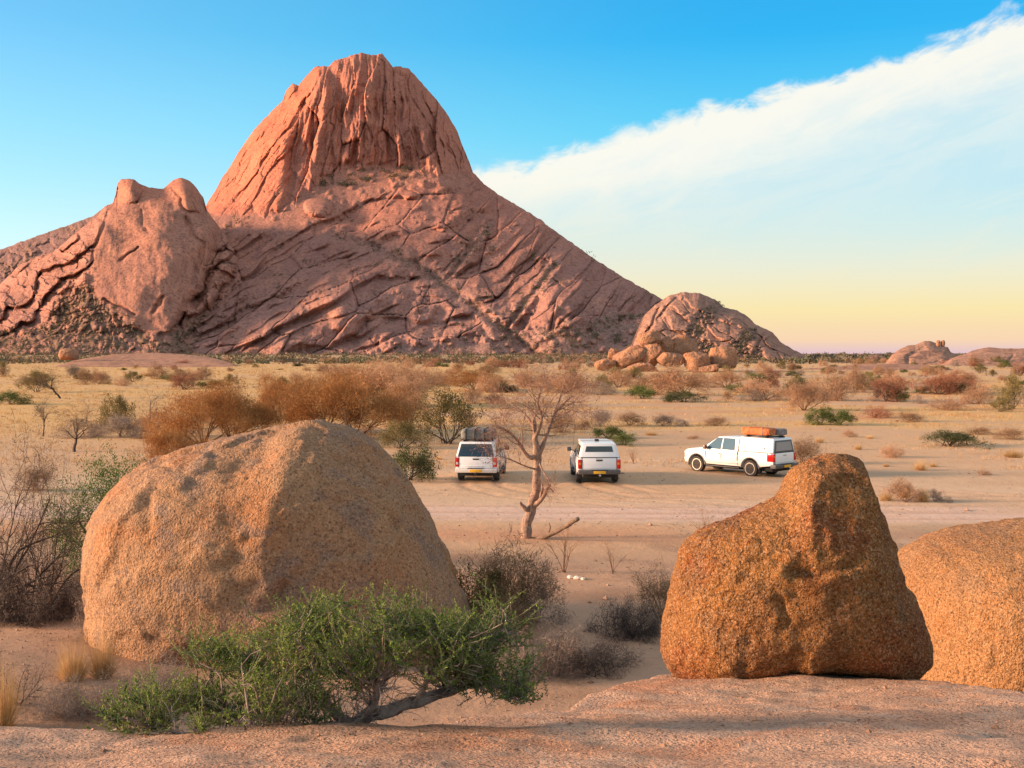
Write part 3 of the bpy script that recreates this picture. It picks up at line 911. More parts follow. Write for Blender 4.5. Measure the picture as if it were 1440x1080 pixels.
# --- left dome with two knobs
TOP_LEFT = [(-90, 470), (-30, 425), (0, 400), (27, 373), (50, 362), (77, 353), (100, 333), (118, 318), (137, 303), (148, 290), (159, 285), (163, 272), (165, 258), (170, 252), (182, 251), (190, 253), (197, 259), (208, 263), (220, 265),
            (230, 265), (237, 259), (243, 253), (254, 250), (268, 255), (278, 266), (286, 278), (291, 296), (302, 311), (320, 335), (338, 370), (348, 420), (352, 506)]
TALUS = [(95, 360), (100, 400)]
def y_left(u, v):
    Y = np.interp(v, [250, 300, 400, 470, 506], [1790, 1735, 1620, 1540, 1430])
    cr = np.interp(v, [250, 300, 330, 400, 500], [172, 150, 135, 122, 110])
    q = np.maximum(cr - u, 0)
    Y = Y + 1.1 * (np.sqrt(q * q + 64) - 8) * (1 - 0.4 * sstep(v, 380, 480))
    q = np.maximum(u - np.interp(v, [250, 300, 400, 500], [262, 285, 262, 215]), 0)
    Y = Y + 1.3 * (np.sqrt(q * q + 64) - 8)
    # knobs stand on the dome
    kn = np.where(u < 206, 1.9 * np.maximum(178 - u, 0), 0) * (1 - sstep(v, 282, 296))
    Y = Y + kn - 22 * np.exp(-((u - 186) / 13) ** 2 - ((v - 262) / 16) ** 2) - 26 * np.exp(-((u - 262) / 15) ** 2 - ((v - 272) / 20) ** 2)
    Y = Y - 32 * np.exp(-((u - 205) / 55) ** 2 - ((v - 380) / 70) ** 2)
    return Y + 16 * fbm2(u / 70, v / 60, 3, 610)
def relief_left(u, v, D):
    wu = u + 10 * fbm2(u / 40, v / 40, 3, 621); wv = v + 10 * fbm2(u / 40, v / 40, 3, 625)
    # the smooth face
    bnd = [(118, 318), (128, 350), (122, 395), (150, 425), (190, 455), (225, 470), (262, 430), (285, 390), (310, 345)]
    uc = np.interp(v, [255, 300, 345, 400, 430, 460, 475], [175, 140, 133, 124, 150, 190, 222])
    ud = np.interp(v, [255, 300, 345, 390, 430, 460, 475], [280, 300, 306, 280, 262, 238, 226])
    smooth = sstep(u - uc + 8 * fbm2(u / 16, v / 16, 2, 631), -7, 9) * (1 - sstep(u - ud + 8 * fbm2(u / 16, v / 16, 2, 633), -7, 9)) * (1 - sstep(v, 462, 474))
    sm = 7 * fbm2(u / 40, v / 50, 3, 641) + 1.0 * fbm2(u / 6, v / 12, 3, 643)
    sm = sm - 5 * np.exp(-(polydist(u, v, [(199, 296), (200, 316)]) / 1.6) ** 2) - 8 * np.exp(-(polydist(u, v, [(205, 323), (209, 326)]) / 3) ** 2)
    sm = sm - 10 * np.exp(-(polydist(wu, wv, [(152, 300), (142, 330), (130, 372)]) / 3) ** 2) - 9 * np.exp(-(polydist(wu, wv, [(262, 310), (284, 345), (280, 380)]) / 3) ** 2) + 9 * np.exp(-(polydist(wu, wv, [(225, 300), (245, 350), (236, 410)]) / 22) ** 2)
    sm = sm - 9 * np.exp(-(polydist(wu, wv, [(168, 365), (195, 348)]) / 2.0) ** 2) - 8 * np.exp(-(polydist(wu, wv, [(150, 420), (175, 428), (190, 440)]) / 2.2) ** 2)
    sm = sm - 10 * np.exp(-(polydist(wu, wv, [(215, 440), (228, 415)]) / 2.2) ** 2)
    sm = sm - 9 * np.exp(-(polydist(wu, wv, [(206, 260), (196, 272), (192, 284)]) / 2.0) ** 2) - 6 * np.exp(-(polydist(wu, wv, [(192, 284), (170, 284)]) / 2.0) ** 2) - 8 * np.exp(-(polydist(wu, wv, [(238, 260), (252, 276), (258, 296), (282, 304)]) / 2.2) ** 2) - 5 * np.exp(-(polydist(wu, wv, [(262, 256), (268, 274), (276, 284)]) / 1.6) ** 2)
    f1, eA, cA, dxA, dyA = voro2(wu / 34 + wv / 60, wv / 22, 651)
    f1, eB, cB, dxB, dyB = voro2(wu / 11, wv / 8, 653)
    lean = wv + 0.75 * wu
    shl, _ = sheets(lean / 34 + 0.9 * fbm2(u / 60, v / 60, 3, 657), 0.14)
    blocks = 24 * shl + 18 * (cA - 0.5) - 12 * dxA - 2 * np.exp(-(eA / 0.05) ** 2) + 7 * (cB - 0.5) - 5 * dyB
    bk, bsh = blocks_of(wu, wv, (12, 6.5, 4.2, 2.8), 655, 0.45)
    bk = bk * 0.6
    nzt = fbm2(u / 30, v / 30, 4, 661, 0.6)
    tb = np.interp(u, [-90, 0, 60, 105, 135, 170, 215, 260, 350], [474, 470, 458, 392, 404, 436, 472, 456, 406])
    talus = sstep(v + 26 * nzt, tb - 8, tb + 12) * (1 - smooth)
    r = smooth * (sm + 3) + (1 - smooth) * ((1 - talus) * (blocks - 12) + talus * (bk - 4)) + 2.0 * fbm2(u / 7, v / 7, 4, 663, 0.6) * (1 - 0.7 * smooth)
    cB = np.where(talus > 0.5, bsh, cB)
    # gully between face and apron
    g = polydist(u, v, [(312, 330), (300, 372), (278, 418), (255, 455)])
    r = r - 16 * np.exp(-(g / 9) ** 2)
    tone = 0.86 + 0.28 * np.where(smooth > 0.5, 0.5, cB)
    nz = fbm2(u / 22, v / 22, 3, 671)
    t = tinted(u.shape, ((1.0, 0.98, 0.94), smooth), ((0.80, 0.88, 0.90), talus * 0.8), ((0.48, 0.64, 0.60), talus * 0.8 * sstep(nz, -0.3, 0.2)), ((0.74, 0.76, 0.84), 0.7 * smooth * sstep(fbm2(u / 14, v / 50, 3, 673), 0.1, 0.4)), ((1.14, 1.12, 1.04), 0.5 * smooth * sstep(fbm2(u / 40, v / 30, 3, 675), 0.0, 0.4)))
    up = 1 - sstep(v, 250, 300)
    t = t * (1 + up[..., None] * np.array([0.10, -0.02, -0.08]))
    return r, t * tone[..., None]
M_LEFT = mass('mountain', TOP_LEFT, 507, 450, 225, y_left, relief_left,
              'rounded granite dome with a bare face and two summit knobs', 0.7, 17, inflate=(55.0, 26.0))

# --- far left slope behind the dome
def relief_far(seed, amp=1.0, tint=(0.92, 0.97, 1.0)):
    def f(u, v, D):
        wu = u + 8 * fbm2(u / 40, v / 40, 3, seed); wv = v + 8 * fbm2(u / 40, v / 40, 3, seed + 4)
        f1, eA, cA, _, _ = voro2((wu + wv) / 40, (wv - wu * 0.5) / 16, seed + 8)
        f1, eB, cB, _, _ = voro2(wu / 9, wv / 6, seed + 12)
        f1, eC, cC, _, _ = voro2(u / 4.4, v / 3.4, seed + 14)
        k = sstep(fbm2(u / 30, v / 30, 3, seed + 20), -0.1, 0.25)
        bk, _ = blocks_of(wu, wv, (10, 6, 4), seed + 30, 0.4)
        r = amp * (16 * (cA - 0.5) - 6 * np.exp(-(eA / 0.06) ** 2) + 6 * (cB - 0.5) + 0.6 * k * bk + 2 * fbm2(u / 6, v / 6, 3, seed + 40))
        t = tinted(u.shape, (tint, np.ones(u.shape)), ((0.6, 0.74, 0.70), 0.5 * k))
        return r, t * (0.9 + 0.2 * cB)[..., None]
    return f
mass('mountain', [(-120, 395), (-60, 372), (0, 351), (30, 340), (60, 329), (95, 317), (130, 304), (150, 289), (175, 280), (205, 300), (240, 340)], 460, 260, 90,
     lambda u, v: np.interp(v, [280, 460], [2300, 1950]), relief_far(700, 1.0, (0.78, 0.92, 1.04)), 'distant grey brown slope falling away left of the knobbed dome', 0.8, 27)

# --- lower dome right of the peak
TOP_E = [(880, 508), (890, 480), (897, 462), (906, 443), (923, 428), (940, 416), (958, 411), (984, 412), (1005, 421), (1018, 432), (1035, 436), (1052, 445), (1061, 455), (1087, 468),
         (1100, 483), (1121, 494), (1139, 504), (1162, 509)]
def relief_e(u, v, D):
    wu = u + 7 * fbm2(u / 30, v / 30, 3, 801); wv = v + 7 * fbm2(u / 30, v / 30, 3, 805)
    s = (wv - 0.62 * (wu - 960)); a = (wu + 0.62 * wv)
    f1, e, cid, _, dy = voro2(a / 60, s / 24, 811)
    sh, _ = sheets(s / 26 + 0.7 * fbm2(a / 60, s / 40, 3, 817), 0.12)
    r = 7 * sh + 5 * (cid - 0.5) - 4 * np.exp(-(e / 0.05) ** 2) + 1.6 * fbm2(u / 6, v / 6, 4, 819, 0.6)
    f1, e2, c2, _, _ = voro2(wu / 8, wv / 6.5, 813)
    f1, e3, c3, _, _ = voro2(u / 4, v / 3.4, 815)
    g = np.minimum(polydist(u, v, [(1012, 430), (985, 455), (975, 480), (1000, 495)]), polydist(u, v, [(1055, 470), (1035, 490), (1060, 500)]))
    rub = 1 - sstep(g + 8 * fbm2(u / 15, v / 15, 2, 821), 6, 16)
    for line in ([(925, 450), (945, 425), (958, 412)], [(908, 470), (925, 440), (938, 420)], [(968, 470), (985, 440), (990, 415)], [(1070, 462), (1065, 490), (1075, 505)]):
        r = r - 12 * np.exp(-(polydist(wu, wv, line) / 2.2) ** 2)
    r = r * (1 - rub) + rub * (0.5 * blocks_of(wu, wv, (9, 5.5, 3.4), 823, 0.40)[0] - 2)
    t = tinted(u.shape, ((0.93, 1.06, 1.04), np.ones(u.shape)), ((0.74, 0.90, 0.92), 0.8 * rub), ((0.5, 0.68, 0.64), 0.6 * rub * sstep(fbm2(u / 12, v / 12, 2, 831), 0.0, 0.3)))
    return r, t * (0.93 + 0.14 * cid)[..., None]
M_E = mass('hill', TOP_E, 509, 300, 130, lambda u, v: np.interp(v, [410, 460, 509], [1080, 1000, 930]), relief_e,
     'cracked granite dome at the right foot of the peak', 0.7, 37, back=250, inflate=(60.0, 30.0))

# --- low domes on the right skyline
def relief_low(seed, gl=()):
    def f(u, v, D):
        wu = u + 5 * fbm2(u / 25, v / 25, 3, seed); wv = v + 5 * fbm2(u / 25, v / 25, 3, seed + 2)
        r = 6 * fbm2(u / 22, v / 10, 3, seed + 5) + 1.0 * fbm2(u / 5, v / 4, 3, seed + 7)
        f1, e, cid, _, _ = voro2((wu + wv) / 46, (wv - 0.3 * wu) / 15, seed + 9)
        r = r + 2.5 * pillow(e, 0.3)
        for line, w, dp in gl:
            r = r - dp * np.exp(-(polydist(wu, wv, line) / w) ** 2)
        r = r * 0.4
        t = tinted(u.shape, ((0.98, 1.12, 1.02), np.ones(u.shape)))
        return r, t * (0.93 + 0.14 * cid)[..., None]
    return f
mass('hill', [(1240, 516), (1247, 508), (1255, 498), (1265, 491), (1276, 486), (1287, 485), (1298, 480), (1306, 479), (1315, 482), (1326, 487), (1333, 488), (1337, 495), (1348, 500), (1375, 510), (1400, 518)], 520, 200, 60,
     lambda u, v: np.interp(v, [478, 520], [640, 560]), relief_low(900, [([(1277, 512), (1276, 503), (1284, 496), (1300, 490)], 3.0, 14), ([(1300, 513), (1320, 508), (1335, 505)], 1.5, 6)]),
     'low granite dome with a pair of small standing stones on its back', 0.3, 47, back=120, inflate=(30.0, 16.0))
mass('hill', [(1318, 516), (1338, 504), (1360, 496), (1375, 491), (1390, 488), (1408, 490), (1440, 490), (1500, 484), (1560, 490), (1620, 505), (1660, 518)], 521, 200, 50,
     lambda u, v: np.interp(v, [486, 521], [600, 520]), relief_low(930, [([(1415, 512), (1425, 500)], 1.6, 8)]), 'long low granite whaleback on the right skyline', 0.3, 57, back=120, inflate=(25.0, 12.0))
mass('hill', [(1205, 512), (1212, 506), (1221, 500), (1233, 498), (1243, 501), (1252, 508), (1258, 513)], 514, 80, 30,
     lambda u, v: np.interp(v, [498, 514], [1000, 930]), relief_low(950), 'small rounded hill far behind the scrub', 0.3, 67, back=120, inflate=(25.0, 10.0))
mass('hill', [(1120, 511), (1150, 504), (1168, 506), (1182, 503), (1192, 500), (1203, 505), (1230, 507), (1300, 505), (1380, 507), (1500, 503), (1650, 509)], 510, 200, 12,
     lambda u, v: np.interp(v, [498, 512], [3600, 3200]), relief_low(960), 'faint line of hills on the far horizon', 0.6, 77, back=300, inflate=(25.0, 6.0))
mass('hill', [(60, 520), (100, 508), (125, 503), (160, 498), (215, 496), (260, 498), (300, 503), (325, 510), (345, 519)], 519, 160, 30,
     lambda u, v: np.interp(v, [496, 519], [640, 470]), relief_low(970), 'low bare granite pavement before the foot of the dome', 0.2, 87, back=60, inflate=(20.0, 8.0))
mass('hill', [(1110, 520), (1180, 515), (1205, 512), (1260, 511), (1300, 513), (1340, 519)], 521, 120, 16,
     lambda u, v: np.interp(v, [511, 521], [470, 400]), relief_low(980), 'low worn rock pavement below the right domes', 0.2, 97, back=40, inflate=(10.0, 5.0))
for k, (c, a, b, lab) in enumerate([((1319.5, 483), 3.0, 4.6, 'left of two small standing stones on the low dome'), ((1326, 483), 2.8, 4.8, 'right of two small standing stones on the low dome')]):
    pts = [(c[0] + a * math.copysign(abs(cos(t)) ** 0.7, cos(t)), c[1] + b * math.copysign(abs(sin(t)) ** 0.7, sin(t))) for t in np.linspace(0, 2 * pi, 12, endpoint=False)]
    boulder('standing_stone', pts, c, 606, 1.3, MAT_PILE, lab, 400 + k, 0.1, sub=4, group='standing stones on the low dome', cat='rock')

# ------------------------------------------------------------------ vehicles
def paint_mat(name, col):
    m, t, b = new_mat(name)
    tc = t.node('ShaderNodeTexCoord').outputs['Object']
    geo = t.node('ShaderNodeSeparateXYZ'); t.put(geo.inputs[0], tc)
    n = t.noise(tc, 3.0, 5, 0.65)
    # road dust settled on the lower panels
    dust = t.m('MULTIPLY', t.ramp(t.m('ADD', geo.outputs[2], t.m('MULTIPLY', n, 0.35)), 1.05, 0.55), 0.45)
    t.put(b.inputs['Base Color'], t.mix(dust, col, (0.58, 0.42, 0.30)))
    t.put(b.inputs['Roughness'], t.m('ADD', 0.24, t.m('MULTIPLY', dust, 0.8)))
    b.inputs['Coat Weight'].default_value = 0.4
    return m
PAINT = paint_mat('white_paint', (0.80, 0.81, 0.82))
M_GLASS = plain_mat('dark_glass', (0.02, 0.03, 0.035), 0.04, 0.0, spec=0.9)
M_SIDEGLASS = plain_mat('side_glass', (0.10, 0.16, 0.17), 0.03, 0.25, spec=1.0)
M_BLACK = plain_mat('black_plastic', (0.018, 0.018, 0.02), 0.55, var=0.3)
M_GREYP = plain_mat('grey_plastic', (0.10, 0.10, 0.105), 0.5, var=0.25)
M_TYRE = plain_mat('tyre_rubber', (0.045, 0.038, 0.033), 0.9, var=0.4, vscale=14)
M_RIM = plain_mat('alloy', (0.42, 0.40, 0.38), 0.35, 0.9, var=0.2)
M_RED = plain_mat('red_lens', (0.55, 0.012, 0.012), 0.12, var=0.2, vscale=20)
M_CLEAR = plain_mat('clear_lens', (0.55, 0.53, 0.52), 0.12)
M_AMBER = plain_mat('amber_lens', (0.75, 0.22, 0.02), 0.15)
M_PLATE = plain_mat('yellow_plate', (0.75, 0.40, 0.02), 0.4)
M_CHROME = plain_mat('steel', (0.55, 0.55, 0.55), 0.25, 1.0)
M_UNDER = plain_mat('underbody', (0.02, 0.018, 0.016), 0.9)
M_TENTGREY = plain_mat('grey_canvas', (0.17, 0.165, 0.15), 0.9, var=0.3, vscale=5, bump=0.02)
M_ORANGE = plain_mat('orange_canvas', (0.46, 0.13, 0.035), 0.75, var=0.35, vscale=5, bump=0.03)

def bm_obj(name, bm, mat, parent, bevel=0.0, seg=2, smooth=True, loc=(0, 0, 0)):
    bmesh.ops.recalc_face_normals(bm, faces=bm.faces)
    me = bpy.data.meshes.new(name)
    if bevel:
        ed = [e for e in bm.edges if len(e.link_faces) == 2 and e.calc_face_angle(0) > radians(25)]
        bmesh.ops.bevel(bm, geom=ed, offset=bevel, segments=seg, profile=0.6, affect='EDGES', clamp_overlap=True)
    bmesh.ops.triangulate(bm, faces=[f for f in bm.faces if len(f.verts) > 4])
    bm.to_mesh(me); bm.free()
    if smooth:
        for p in me.polygons: p.use_smooth = True
        try: me.set_sharp_from_angle(angle=radians(35))
        except Exception: pass
    return obj(name, me, mat, parent, loc)

def hexa(bm, pts):
    """box from eight corners: 4 of the lower ring, then 4 of the upper ring"""
    v = [bm.verts.new(p) for p in pts]
    for f in ((3, 2, 1, 0), (4, 5, 6, 7), (0, 1, 5, 4), (1, 2, 6, 5), (2, 3, 7, 6), (3, 0, 4, 7)):
        bm.faces.new([v[i] for i in f])
    return bm

def box(bm, x0, x1, y0, y1, z0, z1):
    return hexa(bm, [(x0, y0, z0), (x1, y0, z0), (x1, y1, z0), (x0, y1, z0), (x0, y0, z1), (x1, y0, z1), (x1, y1, z1), (x0, y1, z1)])

def boxo(name, mat, parent, x0, x1, y0, y1, z0, z1, bevel=0.012):
    return bm_obj(name, box(bmesh.new(), x0, x1, y0, y1, z0, z1), mat, parent, bevel)

def lathe_x(name, prof, mat, parent, n=28, loc=(0, 0, 0)):
    """surface of revolution about x from (x, r) pairs"""
    bm = bmesh.new(); rings = []
    for x, r in prof:
        rings.append([bm.verts.new((x, r * cos(2 * pi * k / n), r * sin(2 * pi * k / n))) for k in range(n)])
    for a, b in zip(rings[:-1], rings[1:]):
        for k in range(n):
            bm.faces.new((a[k], a[(k + 1) % n], b[(k + 1) % n], b[k]))
    bm.faces.new(rings[0][::-1]); bm.faces.new(rings[-1])
    return bm_obj(name, bm, mat, parent, loc=loc)

def half_w(z, y):
    w = np.interp(z, [0.45, 0.62, 0.85, 1.05, 1.20], [0.885, 0.925, 0.935, 0.925, 0.885])
    w = w - 0.13 * max(0, (y - 2.15) / 0.5) ** 2 - 0.03 * max(0, (-y - 2.35) / 0.3) ** 2
    return float(w)

def panel(bm, quad, off):
    """thin plate lying proud of a four-cornered surface patch"""
    q = [Vector(p) for p in quad]
    n = (q[1] - q[0]).cross(q[2] - q[0]).normalized() * off
    return hexa(bm, [p - n * 0.6 for p in q] + [p + n for p in q])

def wheel(parent, x, y, side, spokes=6):
    w = empty('wheel', (x, y, 0.395)); w.parent = parent
    s = side
    lathe_x('tyre', [(-0.125, 0.27), (-0.13, 0.34), (-0.115, 0.380), (-0.08, 0.394), (0.08, 0.394), (0.115, 0.380), (0.13, 0.34), (0.125, 0.27)], M_TYRE, w, 32)
    bm = bmesh.new()
    # rim: barrel, lip and a spoked face on the outer side
    n = 36
    def ring(xx, r): return [bm.verts.new((s * xx, r * cos(2 * pi * k / n), r * sin(2 * pi * k / n))) for k in range(n)]
    A, B, C_ = ring(0.131, 0.275), ring(0.131, 0.245), ring(0.02, 0.235)
    for a, b in ((A, B), (B, C_)):
        for k in range(n): bm.faces.new((a[k], a[(k + 1) % n], b[(k + 1) % n], b[k]))
    hub = ring(0.118, 0.075); hub2 = ring(0.06, 0.08)
    bm.faces.new(hub)
    for k in range(n): bm.faces.new((hub[k], hub[(k + 1) % n], hub2[(k + 1) % n], hub2[k]))
    for j in range(spokes):
        t = 2 * pi * j / spokes
        for dt in (-0.10, 0.10):
            pts = []
            for r, hw in ((0.06, 0.018), (0.25, 0.020)):
                a = t + dt * (0.4 if r < 0.1 else 1.6)
                cy, cz = r * cos(a), r * sin(a); tx, tz = -sin(a) * hw, cos(a) * hw
                pts.append(((s * 0.085, cy - tx, cz - tz), (s * 0.085, cy + tx, cz + tz), (s * 0.115, cy - tx, cz - tz), (s * 0.115, cy + tx, cz + tz)))
            a, b = pts
            hexa(bm, [a[0], a[1], b[1], b[0], a[2], a[3], b[3], b[2]])
    bm_obj('rim', bm, M_RIM, w)
    lathe_x('brake_disc', [(s * 0.0 - 0.01, 0.24), (s * 0.0 + 0.01, 0.24)], M_BLACK, w, 24)
    return w

def pickup(name, label, loc, heading, style):
    """double-cab pickup with a canopy over the bed. +y is forward"""
    root = empty(name, loc, heading)
    tag(root, label, 'pickup truck')
    # --- lower body: side profile with both wheel arches, swept across the width
    prof = [(-2.60, 0.60)]
    def arch(yc, r=0.485, n=12):
        for k in range(n + 1):
            a = pi - pi * k / n
            prof.append((yc + r * cos(a) , 0.42 + r * sin(a) * 0.98))
    prof.append((-1.88, 0.50)); arch(-1.36); prof.append((-0.84, 0.46)); prof.append((1.22, 0.46)); arch(1.74); prof.append((2.26, 0.50))
    prof += [(2.62, 0.56), (2.68, 0.78), (2.66, 0.95), (2.56, 1.05), (2.30, 1.11), (1.45, 1.20), (-2.62, 1.18)]
    bm = bmesh.new()
    nst = 7
    rings = []
    for k in range(nst):
        s = -1 + 2 * k / (nst - 1)
        ring = []
        for (y, z) in prof:
            w = half_w(z, y)
            crown = 0.035 * (1 - s * s) if z > 1.0 and y > 1.3 else 0.0
            nose = -0.10 * abs(s) ** 3 if y > 2.5 else 0.0
            ring.append(bm.verts.new((s * w, y + nose, z + crown)))
        rings.append(ring)
    m_ = len(prof)
    for a, b in zip(rings[:-1], rings[1:]):
        for k in range(m_):
            bm.faces.new((a[k], a[(k + 1) % m_], b[(k + 1) % m_], b[k]))
    bm.faces.new(rings[0]); bm.faces.new(rings[-1][::-1])
    bm_obj('body', bm, PAINT, root, 0.022, 2)
    # --- cab
    zb, zt = 1.17, style['roof']
    cab_lo = [(-0.885, -0.66, zb), (0.885, -0.66, zb), (0.865, 1.52, zb), (-0.865, 1.52, zb)]
    cab_hi = [(-0.70, -0.66, zt), (0.70, -0.66, zt), (0.66, 0.62, zt - 0.02), (-0.66, 0.62, zt - 0.02)]
    cab = bm_obj('cab', hexa(bmesh.new(), cab_lo + cab_hi), PAINT, root, 0.055, 3)
    def side_pt(s, y, z):
        t = (z - zb) / (zt - zb)
        return (s * ((0.885 - 0.02 * np.interp(y, [-0.66, 1.5], [0, 1])) * (1 - t) + (0.70 - 0.04 * np.interp(y, [-0.66, 0.62], [0, 1])) * t), y, z)
    z0, z1 = zb + 0.015, zt - 0.075
    for s in (-1, 1):
        # front and rear door glass; the front one follows the raked pillar
        g = [side_pt(s, 0.36, z0), side_pt(s, 1.27, z0), side_pt(s, 0.64, z1), side_pt(s, 0.36, z1)]
        bm_obj('side_window', panel(bmesh.new(), g if s > 0 else g[::-1], 0.022), M_SIDEGLASS, root, 0.0)
        g = [side_pt(s, -0.46, z0), side_pt(s, 0.27, z0), side_pt(s, 0.27, z1), side_pt(s, -0.38, z1)]
        bm_obj('side_window', panel(bmesh.new(), g if s > 0 else g[::-1], 0.022), M_SIDEGLASS, root, 0.0)
        # door shut lines and handles
        for k, (ya, yb) in enumerate(((0.30, 1.22), (-0.62, 0.30))):
            bmd = bmesh.new()
            x = s * 0.938
            for (y0_, y1_, q0, q1) in ((ya - 0.006, ya + 0.006, 0.56, 1.16), (yb - 0.006, yb + 0.006, 0.56, 1.16), (ya, yb, 0.555, 0.567)):
                zz0, zz1 = q0, q1
                a = half_w(0.7, 0) + 0.002
                pts = []
                for z in np.linspace(zz0, zz1, 5 if zz1 - zz0 > 0.1 else 2):
                    pts.append(z)
                for za, zc in zip(pts[:-1], pts[1:]):
                    wa, wc = half_w(za, 0) + 0.0025, half_w(zc, 0) + 0.0025
                    hexa(bmd, [(s * (wa - 0.02), y0_, za), (s * wa, y0_, za), (s * wa, y1_, za), (s * (wa - 0.02), y1_, za),
                               (s * (wc - 0.02), y0_, zc), (s * wc, y0_, zc), (s * wc, y1_, zc), (s * (wc - 0.02), y1_, zc)])
            door = bm_obj('door_seam', bmd, M_BLACK, root, 0.0)
            yh = ya + 0.10
            boxo('door_handle', style['handle'], root, min(s * 0.92, s * 0.965), max(s * 0.92, s * 0.965), yh, yh + 0.20, 0.985, 1.025, 0.008)
        # mirror on its stalk
        mi = boxo('mirror', style['mirror'], root, min(s * 0.95, s * 1.14), max(s * 0.95, s * 1.14), 1.08, 1.22, 1.17, 1.36, 0.03)
        boxo('stalk', M_BLACK, mi, min(s * 0.86, s * 0.97), max(s * 0.86, s * 0.97), 1.11, 1.19, 1.19, 1.23, 0.008)
        # sill step and arch liners
        boxo('side_step', M_BLACK, root, min(s * 0.80, s * 0.98), max(s * 0.80, s * 0.98), -0.78, 1.16, 0.36, 0.42, 0.015)
        for yc in (-1.36, 1.74):
            bmA = bmesh.new(); n = 14
            ra, rb_ = 0.484, 0.520
            xo = s * 0.945; xi = s * 0.90
            R0 = [[bmA.verts.new((x, yc + r * cos(pi * k / n), 0.42 + r * 0.98 * sin(pi * k / n))) for k in range(n + 1)] for (x, r) in ((xi, ra), (xo, ra), (xo, rb_), (xi, rb_))]
            for q in range(4):
                a, b = R0[q], R0[(q + 1) % 4]
                for k in range(n): bmA.faces.new((a[k], a[k + 1], b[k + 1], b[k]))
            bmA.faces.new([R0[q][0] for q in range(4)]); bmA.faces.new([R0[q][-1] for q in range(4)][::-1])
            bm_obj('wheel_arch', bmA, style['arch'], root)
    # windscreen
    ws = [(-0.78, 1.46, zb + 0.05), (0.78, 1.46, zb + 0.05), (0.62, 0.70, zt - 0.09), (-0.62, 0.70, zt - 0.09)]
    bm_obj('windscreen', panel(bmesh.new(), ws[::-1], 0.03), M_GLASS, root)
    # front end
    boxo('grille', M_BLACK, root, -0.50, 0.50, 2.60, 2.70, 0.74, 0.98, 0.02)
    bm_obj('front_bumper', hexa(bmesh.new(), [(-0.86, 2.30, 0.46), (0.86, 2.30, 0.46), (0.66, 2.66, 0.46), (-0.66, 2.66, 0.46), (-0.87, 2.30, 0.68), (0.87, 2.30, 0.68), (0.68, 2.71, 0.68), (-0.68, 2.71, 0.68)]), style['fbump'], root, 0.04)
    for s in (-1, 1):
        boxo('headlight', M_CLEAR, root, min(s * 0.52, s * 0.80), max(s * 0.52, s * 0.80), 2.34, 2.60, 0.87, 0.99, 0.02)
    # underbody
    boxo('underbody', M_UNDER, root, -0.70, 0.70, -2.45, 2.45, 0.30, 0.62, 0.03)
    for yc in (-1.36, 1.74):
        lathe_x('axle', [(-0.76, 0.06), (-0.15, 0.06), (-0.12, 0.14), (0.12, 0.14), (0.15, 0.06), (0.76, 0.06)], M_UNDER, root, 12, (0, yc, 0.40))
    # --- canopy over the bed
    ct = style['canopy']
    c_lo = [(-0.885, -2.60, 1.175), (0.885, -2.60, 1.175), (0.885, -0.67, 1.175), (-0.885, -0.67, 1.175)]
    c_hi = [(-0.735, -2.40 + style['upright'], ct), (0.735, -2.40 + style['upright'], ct), (0.735, -0.67, ct + 0.02), (-0.735, -0.67, ct + 0.02)]
    can = bm_obj('canopy', hexa(bmesh.new(), c_lo + c_hi), PAINT, root, 0.07, 3)
    def back_pt(x, z):
        t = (z - 1.175) / (ct - 1.175)
        return (x * (1 - 0.17 * t), -2.60 + t * (0.20 + style['upright']), z)
    hatch = [back_pt(-0.80, 1.20), back_pt(0.80, 1.20), back_pt(0.78, ct - 0.09), back_pt(-0.78, ct - 0.09)]
    h = bm_obj('rear_hatch', panel(bmesh.new(), hatch, 0.012), style['hatch'], root, 0.008)
    gl = [back_pt(-0.66, style['rw'][0]), back_pt(0.66, style['rw'][0]), back_pt(0.64, style['rw'][1]), back_pt(-0.64, style['rw'][1])]
    bm_obj('rear_window', panel(bmesh.new(), gl, 0.020), style['rglass'], h)
    for s in (-1, 1):
        def cpt(y, z):
            t = (z - 1.175) / (ct - 1.175)
            return (s * (0.885 - 0.15 * t), y, z)
        q = [cpt(-2.32, 1.24), cpt(-0.78, 1.24), cpt(-0.78, ct - 0.13), cpt(-2.24, ct - 0.13)]
        pn = bm_obj('canopy_door' if style['sidedoor'] else 'canopy_window', panel(bmesh.new(), q if s > 0 else q[::-1], 0.010), PAINT if style['sidedoor'] else M_GLASS, root, 0.006)
        if style['sidedoor']:
            for yy in (-2.10, -0.98):
                boxo('latch', M_BLACK, pn, min(s * 0.83, s * 0.878), max(s * 0.83, s * 0.878), yy - 0.025, yy + 0.025, 1.31, 1.40, 0.006)
    # gaps: cab to bed, bed rail to canopy, round the tailgate
    bmg = bmesh.new()
    for s in (-1, 1):
        for za, zc in zip(np.linspace(0.50, 1.17, 6)[:-1], np.linspace(0.50, 1.17, 6)[1:]):
            wa, wc = half_w(za, 0) + 0.003, half_w(zc, 0) + 0.003
            hexa(bmg, [(s * (wa - 0.03), -0.685, za), (s * wa, -0.685, za), (s * wa, -0.655, za), (s * (wa - 0.03), -0.655, za),
                       (s * (wc - 0.03), -0.685, zc), (s * wc, -0.685, zc), (s * wc, -0.655, zc), (s * (wc - 0.03), -0.655, zc)])
        hexa(bmg, [(s * 0.87, -2.60, 1.165), (s * 0.895, -2.60, 1.165), (s * 0.895, -0.67, 1.165), (s * 0.87, -0.67, 1.165),
                   (s * 0.87, -2.60, 1.19), (s * 0.893, -2.60, 1.19), (s * 0.893, -0.67, 1.19), (s * 0.87, -0.67, 1.19)])
